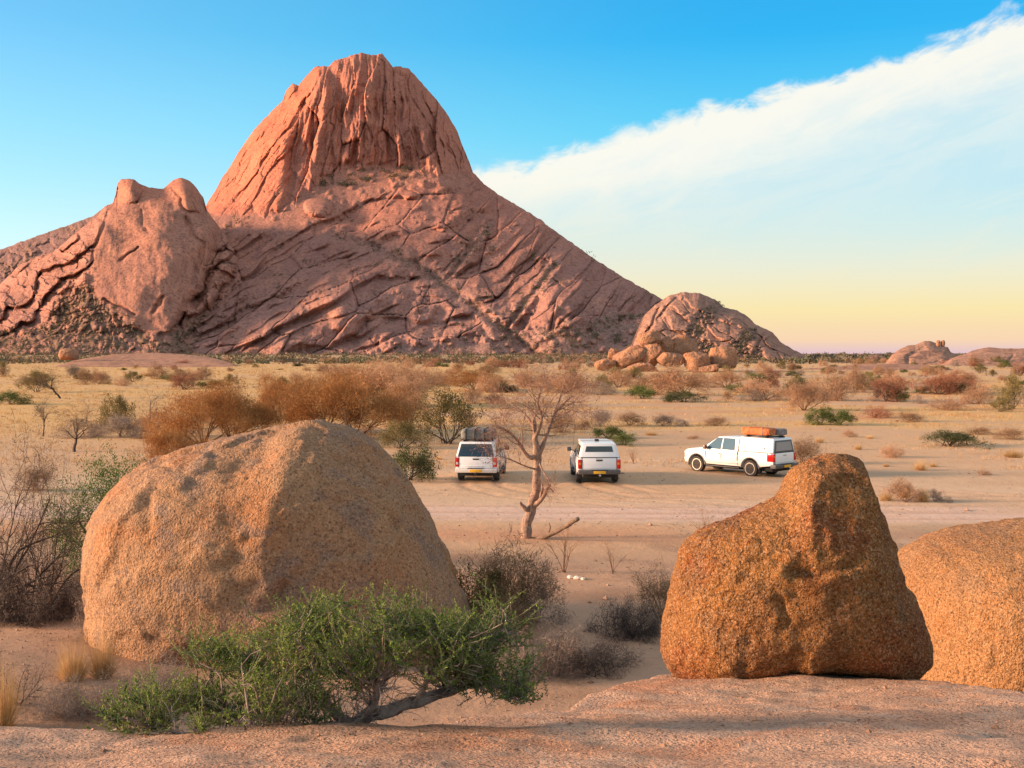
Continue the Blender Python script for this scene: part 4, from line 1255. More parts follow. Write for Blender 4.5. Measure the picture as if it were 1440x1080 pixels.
        hexa(bmg, [(s * 0.86, -0.690, 1.18), (s * 0.889, -0.690, 1.18), (s * 0.889, -0.645, 1.18), (s * 0.86, -0.645, 1.18),
                   (s * 0.72, -0.690, ct - 0.05), (s * 0.748, -0.690, ct - 0.05), (s * 0.742, -0.645, ct - 0.05), (s * 0.72, -0.645, ct - 0.05)])
    box(bmg, -0.755, 0.755, -2.632, -2.60, 0.640, 0.672)
    box(bmg, -0.80, 0.80, -2.622, -2.58, 1.160, 1.195)
    for s in (-1, 1):
        box(bmg, min(s * 0.738, s * 0.756), max(s * 0.738, s * 0.756), -2.634, -2.58, 0.66, 1.165)
    bm_obj('panel_gap', bmg, M_BLACK, root)
    # --- tail
    tg = bm_obj('tailgate', hexa(bmesh.new(), [(-0.745, -2.645, 0.66), (0.745, -2.645, 0.66), (0.745, -2.55, 0.66), (-0.745, -2.55, 0.66),
                                              (-0.725, -2.645, 1.165), (0.725, -2.645, 1.165), (0.725, -2.55, 1.165), (-0.725, -2.55, 1.165)]), PAINT, root, 0.02)
    boxo('handle', style['tghandle'], tg, -0.14, 0.14, -2.662, -2.64, 1.03, 1.09, 0.008)
    # pressed crease across the tailgate
    boxo('crease', PAINT, tg, -0.60, 0.60, -2.655, -2.64, 0.74, 0.78, 0.006)
    for (x0, x1, zc) in style['badges']:
        boxo('badge', M_CHROME if style['chrome'] else M_BLACK, tg, x0, x1, -2.652, -2.640, zc - 0.018, zc + 0.018, 0.003)
    for s in (-1, 1):
        z0_, z1_ = style['lamp']
        q0, q1 = 0.755, 0.925
        L = boxo('tail_light', M_RED, root, min(s * q0, s * q1), max(s * q0, s * q1), -2.655, style['lampd'], z0_, z1_, 0.02)
        if style['lens'] == 'clear':
            boxo('lens', M_CLEAR, L, min(s * (q0 + 0.02), s * (q1 - 0.05)), max(s * (q0 + 0.02), s * (q1 - 0.05)), -2.662, -2.64, z0_ + 0.10, z0_ + 0.21, 0.008)
        else:
            boxo('lens', M_AMBER, L, min(s * (q0 + 0.03), s * (q1 - 0.05)), max(s * (q0 + 0.03), s * (q1 - 0.05)), -2.662, -2.64, z0_ + 0.17, z0_ + 0.27, 0.008)
        boxo('mud_flap', M_BLACK, root, min(s * 0.66, s * 0.90), max(s * 0.66, s * 0.90), -1.86, -1.84, 0.20, 0.55, 0.004)
    bmp = bm_obj('rear_bumper', hexa(bmesh.new(), [(-0.90, -2.76, 0.47), (0.90, -2.76, 0.47), (0.92, -2.48, 0.47), (-0.92, -2.48, 0.47),
                                                  (-0.91, -2.80, 0.64), (0.91, -2.80, 0.64), (0.93, -2.48, 0.66), (-0.93, -2.48, 0.66)]), style['bumper'], root, 0.025)
    boxo('step_pad', M_BLACK, bmp, -0.36, 0.36, -2.79, -2.62, 0.635, 0.66, 0.004)
    boxo('number_plate', M_PLATE, root, -0.26, 0.26, -2.816, -2.785, 0.50, 0.615, 0.004)
    tow = boxo('tow_bar', M_CHROME if style['chrome'] else M_UNDER, root, -0.05, 0.05, -2.92, -2.60, 0.40, 0.46, 0.01)
    lathe_x('tow_ball', [(-0.03, 0.012), (-0.02, 0.028), (0.0, 0.034), (0.02, 0.028), (0.03, 0.012)], M_CHROME, tow, 12, (0, -2.90, 0.50))
    lathe_x('exhaust', [(-0.12, 0.03), (0.12, 0.03)], M_UNDER, root, 10, (0.5, -2.4, 0.38))
    # spare wheel slung under the bed
    lathe_x('spare_wheel', [(-0.11, 0.36), (0.0, 0.385), (0.11, 0.36)], M_TYRE, root, 24, (0, -2.05, 0.45)).rotation_euler = (0, pi / 2, 0)
    for y in (-1.36, 1.74):
        wheel(root, -0.80, y, -1, style['spokes']); wheel(root, 0.80, y, 1, style['spokes'])
    if style['vent']:
        boxo('roof_vent', M_BLACK, root, -0.09, 0.09, -1.45, -1.25, ct + 0.005, ct + 0.10, 0.02)
    if style['antenna']:
        bm = bmesh.new()
        hexa(bm, [(-0.86, 1.46, 1.15), (-0.85, 1.46, 1.15), (-0.85, 1.47, 1.15), (-0.86, 1.47, 1.15),
                  (-0.80, 0.95, 2.45), (-0.79, 0.95, 2.45), (-0.79, 0.96, 2.45), (-0.80, 0.96, 2.45)])
        bm_obj('antenna', bm, M_BLACK, root)
    if style['rack']:
        for s in (-1, 1):
            boxo('roof_rail', M_BLACK, root, s * 0.58 - 0.025, s * 0.58 + 0.025, -2.25, -0.80, ct + 0.005, ct + 0.05, 0.008)
        for y in (-2.05, -1.0):
            boxo('cross_bar', M_BLACK, root, -0.74, 0.74, y - 0.03, y + 0.03, ct + 0.04, ct + 0.08, 0.008)
    return root

def soft_bag(name, size, mat, parent, seed, loc=(0, 0, 0), sag=0.03):
    """a stuffed, creased bundle with rounded edges"""
    d, fa = ICO[5]
    e = 0.34
    p = np.sign(d) * np.abs(d) ** e
    p = p / np.maximum(np.abs(p).max(1, keepdims=True), 1e-6) * (0.80 + 0.20 * np.linalg.norm(d, axis=1, keepdims=True))
    p = np.sign(d) * np.abs(d) ** e * np.array(size) * 0.5
    n = fbm3(p + seed, 3.0, 4, seed)
    w = np.abs(fbm3(p * np.array([0.7, 2.0, 1.0]) + seed, 5.0, 2, seed + 5))
    p = p + d * (sag * n - 0.05 * np.clip(0.25 - w, 0, 1) * 2)[:, None]
    p[:, 2] -= p[:, 2].min()
    return obj(name, mesh_np(name, p, fa), mat, parent, loc)

base_style = dict(roof=1.80, canopy=1.80, upright=0.0, handle=PAINT, mirror=M_BLACK, arch=PAINT, fbump=PAINT, hatch=PAINT, rw=(1.33, 1.62), rglass=M_GLASS,
                  sidedoor=False, tghandle=M_BLACK, badges=[], chrome=False, lamp=(0.70, 1.12), lampd=-2.46, lens='clear', bumper=PAINT, spokes=6,
                  vent=False, antenna=False, rack=False)
x, y = gnd(676, 679.5)
PA = Vector((x, y + 2.55, 0)); PA.z = ground_z(PA.x, PA.y)
pickup('pickup_truck', 'white pickup with grey tent on its roof, partly behind the dead tree', PA, radians(-4.5),
       dict(base_style, hatch=M_GLASS, rw=(1.34, 1.58), badges=[(0.30, 0.34, 0.90), (0.40, 0.45, 0.90), (0.50, 0.56, 0.90)], lamp=(0.72, 1.13), rack=True))
tent = empty('roof_tent', PA, radians(-4.5))
tag(tent, 'folded grey canvas tent strapped on the roof of a white pickup', 'roof tent')
soft_bag('cover', (1.50, 1.80, 0.46), M_TENTGREY, tent, 3, (0.0, -1.42, 1.875), 0.04)
for k, xx in enumerate((-0.48, -0.08, 0.34)):
    boxo('strap', M_BLACK, tent, xx - 0.02, xx + 0.02, -2.355, -0.485, 1.885, 2.362, 0.006)

x, y = gnd(841, 682)
PB = Vector((x, y + 2.6, 0)); PB.z = ground_z(PB.x, PB.y)
pickup('pickup_truck', 'white pickup with bare roof and dark rear bumper, right of the dead tree', PB, radians(1.2),
       dict(base_style, rw=(1.42, 1.66), lamp=(0.70, 1.10), lens='amber', bumper=M_GREYP, mirror=M_GREYP, vent=True, antenna=True, chrome=True,
            badges=[(-0.16, 0.16, 1.13)]))

x, y = gnd(1043, 667.5)
PC = Vector((x, y + 1.0, 0)); PC.z = ground_z(PC.x, PC.y)
HC_ = radians(43.0)
pickup('pickup_truck', 'white pickup seen from its side, orange and grey bundles on the roof', PC, HC_,
       dict(base_style, canopy=1.83, upright=-0.14, sidedoor=True, handle=PAINT, arch=M_GREYP, hatch=M_GREYP, rglass=plain_mat('canvas_hatch', (0.33, 0.32, 0.31), 0.8), rw=(1.26, 1.66), lens='amber', lamp=(0.78, 1.14), lampd=-2.30,
            bumper=M_GREYP, rack=True, tghandle=M_CHROME, mirror=plain_mat('mirror_brown', (0.16, 0.07, 0.04), 0.4)))
def on_truck(lx, ly, lz):
    c, s_ = cos(HC_), sin(HC_)
    return (PC.x + lx * c - ly * s_, PC.y + lx * s_ + ly * c, PC.z + lz)
bag = empty('luggage_bundle', on_truck(-0.36, -1.45, 1.915), HC_)
tag(bag, 'orange canvas bundle lashed along the near side of a pickup roof', 'luggage')
soft_bag('cover', (0.66, 1.66, 0.36), M_ORANGE, bag, 8, sag=0.07)
for yy in (-0.45, 0.4):
    boxo('strap', M_BLACK, bag, -0.335, 0.335, yy - 0.02, yy + 0.02, 0.0, 0.375, 0.006)
bag = empty('rolled_mattress', on_truck(0.34, -1.50, 1.915), HC_)
tag(bag, 'grey rolled bundle behind the orange one on a pickup roof', 'luggage')
soft_bag('cover', (0.66, 1.85, 0.32), plain_mat('grey_cover', (0.22, 0.20, 0.19), 0.85, var=0.2), bag, 15, sag=0.05)
boxo('strap', M_BLACK, bag, -0.335, 0.335, 0.2, 0.24, 0.0, 0.335, 0.006)

# ------------------------------------------------------------------ vegetation
def veg_mat(name, c1, c2, scale=3.0, trans=0.0, rough=0.8, objvar=0.25, attr=False):
    m, t, b = new_mat(name)
    tc = t.node('ShaderNodeTexCoord').outputs['Object']
    oi = t.node('ShaderNodeObjectInfo').outputs['Random']
    n = t.noise(tc, scale, 3, 0.6)
    if attr:
        a = t.node('ShaderNodeAttribute'); a.attribute_name = 'tint'
        c = a.outputs['Color']
    else:
        c = t.mix(t.ramp(n, 0.32, 0.68), c1, c2)
    k = t.m('ADD', 1.0 - objvar, t.m('MULTIPLY', oi, 2 * objvar))
    kk = t.node('ShaderNodeCombineColor')
    for i in range(3): t.put(kk.inputs[i], k)
    c = t.mix(1.0, c, kk.outputs[0], 'MULTIPLY')
    t.put(b.inputs['Base Color'], c)
    b.inputs['Roughness'].default_value = rough
    b.inputs['Specular IOR Level'].default_value = 0.2
    if trans:
        tr = t.node('ShaderNodeBsdfTranslucent'); t.put(tr.inputs[0], c)
        mx = t.node('ShaderNodeMixShader'); mx.inputs[0].default_value = trans
        t.put(mx.inputs[1], b.outputs[0]); t.put(mx.inputs[2], tr.outputs[0])
        out = [n_ for n_ in t.t.nodes if n_.type == 'OUTPUT_MATERIAL'][0]
        t.put(out.inputs[0], mx.outputs[0])
    return m
V_BARK = veg_mat('bark_brown', (0.16, 0.085, 0.045), (0.24, 0.14, 0.08), 5)
V_BARKGREY = veg_mat('bark_grey', (0.17, 0.125, 0.095), (0.30, 0.22, 0.165), 6)
V_BARKDARK = veg_mat('bark_dark', (0.045, 0.032, 0.028), (0.10, 0.072, 0.058), 5)
V_ORANGE = veg_mat('twig_orange', (0.29, 0.125, 0.04), (0.42, 0.21, 0.075), 4, 0.15, objvar=0.15)
V_PINK = veg_mat('twig_pinkish', (0.36, 0.205, 0.115), (0.48, 0.295, 0.18), 4, 0.15)
V_BROWN = veg_mat('twig_brown', (0.22, 0.125, 0.065), (0.36, 0.225, 0.13), 4, 0.1)
V_GREY = veg_mat('twig_grey', (0.20, 0.15, 0.12), (0.32, 0.255, 0.21), 4, 0.1)
V_DARK = veg_mat('twig_dark', (0.055, 0.042, 0.038), (0.12, 0.09, 0.075), 4)
V_RED = veg_mat('twig_red', (0.26, 0.105, 0.06), (0.38, 0.17, 0.10), 4, 0.1)
V_OLIVE = veg_mat('leaf_olive', (0.15, 0.125, 0.045), (0.28, 0.215, 0.085), 5, 0.2)
V_GREEN = veg_mat('leaf_green', (0.065, 0.10, 0.025), (0.15, 0.18, 0.05), 5, 0.25)
V_GREENB = veg_mat('leaf_bright_green', (0.05, 0.105, 0.02), (0.13, 0.20, 0.042), 9, 0.3, objvar=0.05)
V_DKGREEN = veg_mat('leaf_dark_green', (0.05, 0.065, 0.025), (0.105, 0.11, 0.045), 5, 0.15)
V_STRAW = veg_mat('straw', (0.52, 0.32, 0.13), (0.68, 0.46, 0.22), 5, 0.25)

def perp(d):
    ref = np.where(np.abs(d[:, 2:3]) < 0.9, np.array([[0, 0, 1.0]]), np.array([[1.0, 0, 0]]))
    a = np.cross(d, ref); a /= np.linalg.norm(a, axis=1, keepdims=True)
    return a, np.cross(d, a)

def tubes(segs, sides=4):
    s = np.array(segs, float)                       # n x 8: p0, p1, r0, r1
    p0, p1, r0, r1 = s[:, :3], s[:, 3:6], s[:, 6:7], s[:, 7:8]
    d = p1 - p0; d /= np.maximum(np.linalg.norm(d, axis=1, keepdims=True), 1e-9)
    a, b = perp(d)
    n = len(s); co = np.zeros((n, 2, sides, 3))
    for k in range(sides):
        q = a * cos(2 * pi * k / sides) + b * sin(2 * pi * k / sides)
        co[:, 0, k] = p0 - d * r0 * 0.3 + q * r0; co[:, 1, k] = p1 + d * r1 * 0.3 + q * r1
    i = np.arange(n)[:, None] * 2 * sides
    k = np.arange(sides)[None]; k1 = (k + 1) % sides
    f = np.stack([i + k, i + k1, i + sides + k1, i + sides + k], -1).reshape(-1, 4)
    return co.reshape(-1, 3), f

def needles(P, D, L, Wd, rng):
    """thin triangles, base at P pointing along D"""
    D = D / np.maximum(np.linalg.norm(D, axis=1, keepdims=True), 1e-9)
    a, b = perp(D)
    t = rng.uniform(0, 2 * pi, (len(P), 1))
    q = a * np.cos(t) + b * np.sin(t)
    L = np.broadcast_to(np.asarray(L, float).reshape(-1, 1), (len(P), 1)); Wd = np.broadcast_to(np.asarray(Wd, float).reshape(-1, 1), (len(P), 1))
    co = np.stack([P - q * Wd * 0.5, P + q * Wd * 0.5, P + D * L], 1).reshape(-1, 3)
    return co, np.arange(len(P) * 3).reshape(-1, 3)

def leaves(P, D, L, Wd, rng):
    """rhombic leaves"""
    D = D / np.maximum(np.linalg.norm(D, axis=1, keepdims=True), 1e-9)
    a, b = perp(D)
    t = rng.uniform(0, 2 * pi, (len(P), 1))
    q = a * np.cos(t) + b * np.sin(t)
    L = np.broadcast_to(np.asarray(L, float).reshape(-1, 1), (len(P), 1)); Wd = np.broadcast_to(np.asarray(Wd, float).reshape(-1, 1), (len(P), 1))
    co = np.stack([P, P + D * L * 0.45 + q * Wd * 0.5, P + D * L, P + D * L * 0.45 - q * Wd * 0.5], 1).reshape(-1, 3)
    return co, np.arange(len(P) * 4).reshape(-1, 4)

def rdir(rng, n, up=0.0):
    d = rng.normal(size=(n, 3)); d /= np.linalg.norm(d, axis=1, keepdims=True)
    d[:, 2] += up
    return d

def grow(rng, segs, tips, p, d, L, r, lvl, S):
    n = S['n'][lvl]; last = lvl == len(S['n']) - 1
    st = L / n
    kids = S['kids'][lvl] if not last else 0
    nodes = []
    for i in range(n):
        d = d + Vector(rng.normal(0, S['wig'][lvl], 3)); d.z += S['up'][lvl]; d.normalize()
        q = p + d * st; r1 = r * S['tap'][lvl]
        segs.append((*p, *q, r, r1)); p = q; r = r1
        nodes.append((p.copy(), d.copy(), r))
    if last:
        tips.append((*p, *d)); return
    for k in range(kids):
        i = min(n - 1, int(n * (S['from'][lvl] + (1 - S['from'][lvl]) * (k + rng.uniform(0, 1)) / kids)))
        q, dd, rr = nodes[i]
        ang = rng.uniform(*S['ang'][lvl]); ax = Vector(rng.normal(0, 1, 3)).cross(dd)
        if ax.length < 1e-4: continue
        nd = dd.copy(); nd.rotate(Matrix.Rotation(ang, 3, ax.normalized()))
        grow(rng, segs, tips, q.copy(), nd, L * S['ratio'][lvl] * rng.uniform(0.7, 1.2), rr * S['rr'][lvl], lvl + 1, S)

def spec(n, kids, wig, up, tap, ang, ratio, rr, frm=None):
    k = len(n)
    return dict(n=n, kids=kids, wig=wig, up=up, tap=tap, ang=ang, ratio=ratio, rr=rr, **{'from': frm or [0.35] * k})

def normalise(parts):
    al = np.concatenate([c for c, f in parts if len(c)])
    lo, hi = np.percentile(al, 0.7, axis=0), np.percentile(al, 99.3, axis=0)
    w = max(hi[0] - lo[0], hi[1] - lo[1]); h = hi[2]
    c = np.array([(lo[0] + hi[0]) / 2, (lo[1] + hi[1]) / 2, 0]) * 0.5
    k = np.array([1 / w, 1 / w, 1 / h])
    return [((co - c) * k, f) for co, f in parts]

PROTO = {}
def proto(kind, var):
    """unit-size plant (1 wide, 1 high): list of (part name, mesh)"""
    key = (kind, var)
    if key in PROTO: return PROTO[key]
    rng = np.random.default_rng(sum(ord(ch) for ch in kind) * 31 + var * 977)
    segs, tips = [], []
    V = lambda *a: Vector(a)
    foliage = None; names = ('stems', 'twigs'); mats = (V_BARK, V_BROWN)
    if kind in ('fan', 'fanpink'):                     # many-stemmed umbrella acacia, leafless
        S = spec([5, 4, 3, 2], [5, 4, 3, 0], [0.10, 0.14, 0.2, 0.25], [0.02, 0.03, 0.02, 0.0], [0.88, 0.85, 0.8, 0.7], [(0.25, 0.6), (0.3, 0.8), (0.4, 1.0), (0, 0)], [0.52, 0.55, 0.6, 0.5], [0.6, 0.6, 0.6, 0.6])
        for k in range(11):
            a = 2 * pi * (k + rng.uniform(-.4, .4)) / 11; t = rng.uniform(0.30, 1.12)
            grow(rng, segs, tips, V(0.12 * cos(a), 0.12 * sin(a), 0), V(cos(a) * sin(t), sin(a) * sin(t), cos(t)), rng.uniform(1.5, 2.0), 0.045, 0, S)
        T = np.array(tips); N = 27
        P = np.repeat(T[:, :3], N, 0) + rng.normal(0, [0.24, 0.24, 0.13], (len(T) * N, 3))
        D = np.repeat(T[:, 3:], N, 0) * 0.7 + rdir(rng, len(P), 0.45)
        foliage = needles(P, D, rng.uniform(0.10, 0.34, len(P)), 0.019, rng)
        names = ('stems', 'crown'); mats = (V_BARK, V_ORANGE if kind == 'fan' else V_PINK)
    elif kind in ('ball', 'ballgrey', 'ballpink', 'ballred'):    # rounded dry twig shrub
        S = spec([4, 3, 3], [6, 5, 0], [0.18, 0.25, 0.3], [0.01, 0.0, 0.0], [0.85, 0.8, 0.7], [(0.4, 1.0), (0.4, 1.1), (0, 0)], [0.6, 0.6, 0.5], [0.6, 0.6, 0.6])
        for k in range(12):
            a = rng.uniform(0, 2 * pi); t = rng.uniform(0.1, 1.25)
            grow(rng, segs, tips, V(rng.normal(0, .12), rng.normal(0, .12), 0), V(cos(a) * sin(t), sin(a) * sin(t), cos(t)), rng.uniform(0.7, 1.1), 0.022, 0, S)
        T = np.array(tips); N = 13
        P = np.repeat(T[:, :3], N, 0) + rng.normal(0, 0.10, (len(T) * N, 3)); P[:, 2] = np.abs(P[:, 2])
        D = np.repeat(T[:, 3:], N, 0) * 0.6 + rdir(rng, len(P), 0.2)
        foliage = needles(P, D, rng.uniform(0.10, 0.30, len(P)), 0.016, rng)
        mats = {'ball': (V_BARK, V_BROWN), 'ballgrey': (V_BARKGREY, V_GREY), 'ballpink': (V_BARK, V_PINK), 'ballred': (V_BARKDARK, V_RED)}[kind]
    elif kind == 'mound':                               # dense arching orange bush
        S = spec([6, 4, 3], [8, 6, 0], [0.10, 0.2, 0.25], [-0.03, -0.02, 0.0], [0.88, 0.8, 0.7], [(0.3, 0.8), (0.3, 0.9), (0, 0)], [0.5, 0.5, 0.5], [0.55, 0.6, 0.6])
        for k in range(22):
            a = rng.uniform(0, 2 * pi); t = rng.uniform(0.05, 1.3)
            grow(rng, segs, tips, V(rng.normal(0, .1), rng.normal(0, .1), 0), V(cos(a) * sin(t), sin(a) * sin(t), cos(t)), rng.uniform(0.9, 1.2), 0.02, 0, S)
        T = np.array(tips); N = 9
        P = np.repeat(T[:, :3], N, 0) + rng.normal(0, 0.09, (len(T) * N, 3)); P[:, 2] = np.abs(P[:, 2])
        D = np.repeat(T[:, 3:], N, 0) + rdir(rng, len(P), 0.3)
        foliage = needles(P, D, rng.uniform(0.12, 0.30, len(P)), 0.014, rng); mats = (V_BARK, V_ORANGE)
    elif kind in ('olive', 'green', 'darkgreen', 'leafy'):        # leafy shrubs
        lowk = kind in ('green', 'darkgreen')
        S = spec([4, 4, 3], [6, 5, 0], [0.16, 0.2, 0.25], [0.01, 0.02, 0.0], [0.85, 0.8, 0.7], [(0.4, 1.0), (0.4, 1.0), (0, 0)], [0.58, 0.55, 0.5], [0.6, 0.6, 0.6])
        for k in range(11):
            a = rng.uniform(0, 2 * pi); t = rng.uniform(0.2, 1.3 if lowk else 0.95)
            grow(rng, segs, tips, V(rng.normal(0, .12), rng.normal(0, .12), 0), V(cos(a) * sin(t), sin(a) * sin(t), cos(t)), rng.uniform(0.7, 1.1), 0.026, 0, S)
        T = np.array(tips)
        keep = fbm3(T[:, :3] + 3.1 * var, 1.6, 2, 7 + var) > (-0.28 if kind != 'olive' else -0.12)
        T = T[keep]; N = 26
        P = np.repeat(T[:, :3], N, 0) + rng.normal(0, 0.095, (len(T) * N, 3)); P[:, 2] = np.abs(P[:, 2])
        D = np.repeat(T[:, 3:], N, 0) * 0.5 + rdir(rng, len(P), 0.35)
        lk = 0.5 if kind == 'leafy' else 1.0
        if kind == 'leafy':
            P = np.concatenate([P, P + rng.normal(0, 0.04, P.shape)]); P[:, 2] = np.abs(P[:, 2]); D = np.concatenate([D, D])
        foliage = leaves(P, D, lk * rng.uniform(0.05, 0.11, len(P)), lk * rng.uniform(0.02, 0.045, len(P)), rng)
        names = ('stems', 'foliage'); mats = (V_BARKDARK, {'olive': V_OLIVE, 'green': V_GREEN, 'darkgreen': V_DKGREEN, 'leafy': V_GREENB}[kind])
    elif kind == 'bare':                                # small dead tree
        S = spec([7, 5, 4, 3], [7, 4, 3, 0], [0.07, 0.15, 0.2, 0.25], [0.02, 0.03, 0.02, 0], [0.9, 0.85, 0.8, 0.7], [(0.5, 1.0), (0.4, 0.9), (0.4, 0.9), (0, 0)], [0.42, 0.5, 0.55, 0.5], [0.5, 0.55, 0.6, 0.6], [0.35, 0.25, 0.3, 0.3])
        grow(rng, segs, tips, V(0, 0, 0), V(0.05, 0, 1), 1.5, 0.05, 0, S)
        grow(rng, segs, tips, V(0, 0, 0.2), V(0.3, 0.1, 0.9), 1.1, 0.03, 0, S)
        T = np.array(tips); N = 3
        P = np.repeat(T[:, :3], N, 0) + rng.normal(0, 0.03, (len(T) * N, 3))
        foliage = needles(P, np.repeat(T[:, 3:], N, 0) + 0.6 * rdir(rng, len(P), 0.2), rng.uniform(0.08, 0.2, len(P)), 0.008, rng)
        names = ('trunk', 'crown'); mats = (V_BARKGREY, V_GREY)
    elif kind in ('umb', 'umbdark'):                    # single-trunk thorn tree with a flat crown
        S = spec([5, 4, 4, 3], [6, 4, 4, 0], [0.10, 0.12, 0.18, 0.25], [0.06, 0.02, 0.0, 0], [0.92, 0.85, 0.8, 0.7], [(0.5, 0.95), (0.4, 0.9), (0.4, 1.0), (0, 0)], [0.85, 0.6, 0.55, 0.5], [0.6, 0.6, 0.6, 0.6], [0.6, 0.3, 0.3, 0.3])
        grow(rng, segs, tips, V(0, 0, 0), V(0.15, 0.05, 1), 1.0, 0.06, 0, S)
        T = np.array(tips); N = 14
        P = np.repeat(T[:, :3], N, 0) + rng.normal(0, [0.10, 0.10, 0.06], (len(T) * N, 3))
        foliage = needles(P, np.repeat(T[:, 3:], N, 0) * 0.5 + rdir(rng, len(P), 0.3), rng.uniform(0.06, 0.2, len(P)), 0.012, rng)
        names = ('trunk', 'crown'); mats = (V_BARKDARK, V_BROWN if kind == 'umb' else V_DARK)
    elif kind == 'wisp':                                # a few upright bare stems
        S = spec([6, 5, 4], [5, 3, 0], [0.08, 0.14, 0.2], [0.0, 0.03, 0.02], [0.88, 0.82, 0.75], [(0.3, 0.7), (0.3, 0.8), (0, 0)], [0.5, 0.5, 0.5], [0.55, 0.6, 0.6])
        for k in range(6):
            a = rng.uniform(0, 2 * pi); t = rng.uniform(0.1, 0.7)
            grow(rng, segs, tips, V(rng.normal(0, .03), rng.normal(0, .03), 0), V(cos(a) * sin(t), sin(a) * sin(t), cos(t)), rng.uniform(0.9, 1.2), 0.018, 0, S)
        T = np.array(tips); N = 3
        P = np.repeat(T[:, :3], N, 0) + rng.normal(0, 0.04, (len(T) * N, 3))
        foliage = needles(P, np.repeat(T[:, 3:], N, 0) + 0.5 * rdir(rng, len(P), 0.1), rng.uniform(0.05, 0.16, len(P)), 0.006, rng)
        mats = (V_BARK, V_BROWN)
    elif kind in ('brush', 'brushgrey', 'brushfine'):                # low tangle of dead twigs
        S = spec([6, 5, 4], [7, 6, 0], [0.22, 0.3, 0.35], [-0.06, -0.04, 0.0], [0.9, 0.85, 0.8], [(0.4, 1.2), (0.4, 1.2), (0, 0)], [0.55, 0.6, 0.5], [0.65, 0.65, 0.6])
        for k in range(16):
            a = rng.uniform(0, 2 * pi); t = rng.uniform(0.5, 1.45)
            grow(rng, segs, tips, V(rng.normal(0, .3), rng.normal(0, .3), 0), V(cos(a) * sin(t), sin(a) * sin(t), cos(t)), rng.uniform(0.6, 1.0), 0.014, 0, S)
        segs = [(*s[:2], abs(s[2]), *s[3:5], abs(s[5]), s[6], s[7]) for s in segs]
        T = np.array(tips); N = 9
        P = np.repeat(T[:, :3], N, 0) + rng.normal(0, 0.10, (len(T) * N, 3)); P[:, 2] = np.abs(P[:, 2])
        D = rdir(rng, len(P), 0.15)
        foliage = needles(P, D, rng.uniform(0.12, 0.34, len(P)), 0.009, rng)
        mats = (V_BARKDARK, V_DARK) if kind == 'brush' else (V_BARKGREY, V_GREY)
    elif kind == 'thorn':                               # tall arching bare thorn bush
        S = spec([9, 7, 5, 3], [8, 5, 3, 0], [0.12, 0.18, 0.24, 0.3], [-0.015, -0.01, -0.01, 0], [0.91, 0.87, 0.82, 0.75], [(0.3, 0.9), (0.4, 1.0), (0.5, 1.1), (0, 0)], [0.5, 0.5, 0.5, 0.5], [0.55, 0.6, 0.6, 0.6], [0.25, 0.2, 0.2, 0.2])
        for k in range(9):
            a = rng.uniform(0, 2 * pi); t = rng.uniform(0.15, 1.1)
            grow(rng, segs, tips, V(rng.normal(0, .12), rng.normal(0, .12), 0), V(cos(a) * sin(t), sin(a) * sin(t), cos(t)), rng.uniform(1.0, 1.5), 0.022, 0, S)
        T = np.array(tips); N = 3
        P = np.repeat(T[:, :3], N, 0) + rng.normal(0, 0.04, (len(T) * N, 3))
        foliage = needles(P, np.repeat(T[:, 3:], N, 0) + 0.8 * rdir(rng, len(P)), rng.uniform(0.04, 0.12, len(P)), 0.005, rng)
        mats = (V_BARKDARK, V_DARK)
    elif kind == 'tuft':                                # dry grass
        n = 900
        a = rng.uniform(0, 2 * pi, n); r0 = 0.28 * np.sqrt(rng.uniform(0, 1, n))
        P = np.stack([r0 * np.cos(a), r0 * np.sin(a), 0 * a], -1)
        t = rng.uniform(0.0, 1.25, n) ** 1.2
        D = np.stack([np.cos(a) * np.sin(t), np.sin(a) * np.sin(t), np.cos(t)], -1) + 0.15 * rng.normal(size=(n, 3)); D[:, 2] = np.abs(D[:, 2])
        L = rng.uniform(0.25, 1.0, n)
        c1, f1 = needles(P, D, L, 0.011, rng)
        (c1, f1), = normalise([(c1, f1)])
        me = mesh_np('blades', c1, f1, False); me.materials.append(V_STRAW)
        PROTO[key] = [('blades', me)]
        return PROTO[key]
    st = tubes(segs, 3)
    st, fo = normalise([st, foliage])
    ms = mesh_np(names[0], *st); ms.materials.append(mats[0])
    mf = mesh_np(names[1], *fo, False); mf.materials.append(mats[1])
    PROTO[key] = [(names[0], ms), (names[1], mf)]
    return PROTO[key]

_rr = random.Random(4)
def plant(kind, var, name, label, cat, loc, w, h, rz=None, group=None):
    root = empty(name, loc, _rr.uniform(0, 2 * pi) if rz is None else rz)
    root.scale = (w, w, h)
    tag(root, label, cat, group)
    for n, me in proto(kind, var):
        c = bpy.data.objects.new(n, me); COL.objects.link(c); c.parent = root
        if n in ('twigs', 'blades', 'foliage'): c['kind'] = 'stuff'
    return root

def plant_px(kind, var, name, label, cat, u0, u1, vt, vb, group=None, rz=None, sink=0.03):
    x, y = gnd((u0 + u1) / 2, vb)
    k = {'fan': 1.38, 'fanpink': 1.3, 'thorn': 1.25}.get(kind, 1.18)
    w = (u1 - u0) * y / F * k; h = (vb - vt) * y / F * (1 + 0.35 * (k - 1))
    return plant(kind, var, name, label, cat, (x, y, ground_z(x, y) - sink * h * 0.5), w, h, rz, group)

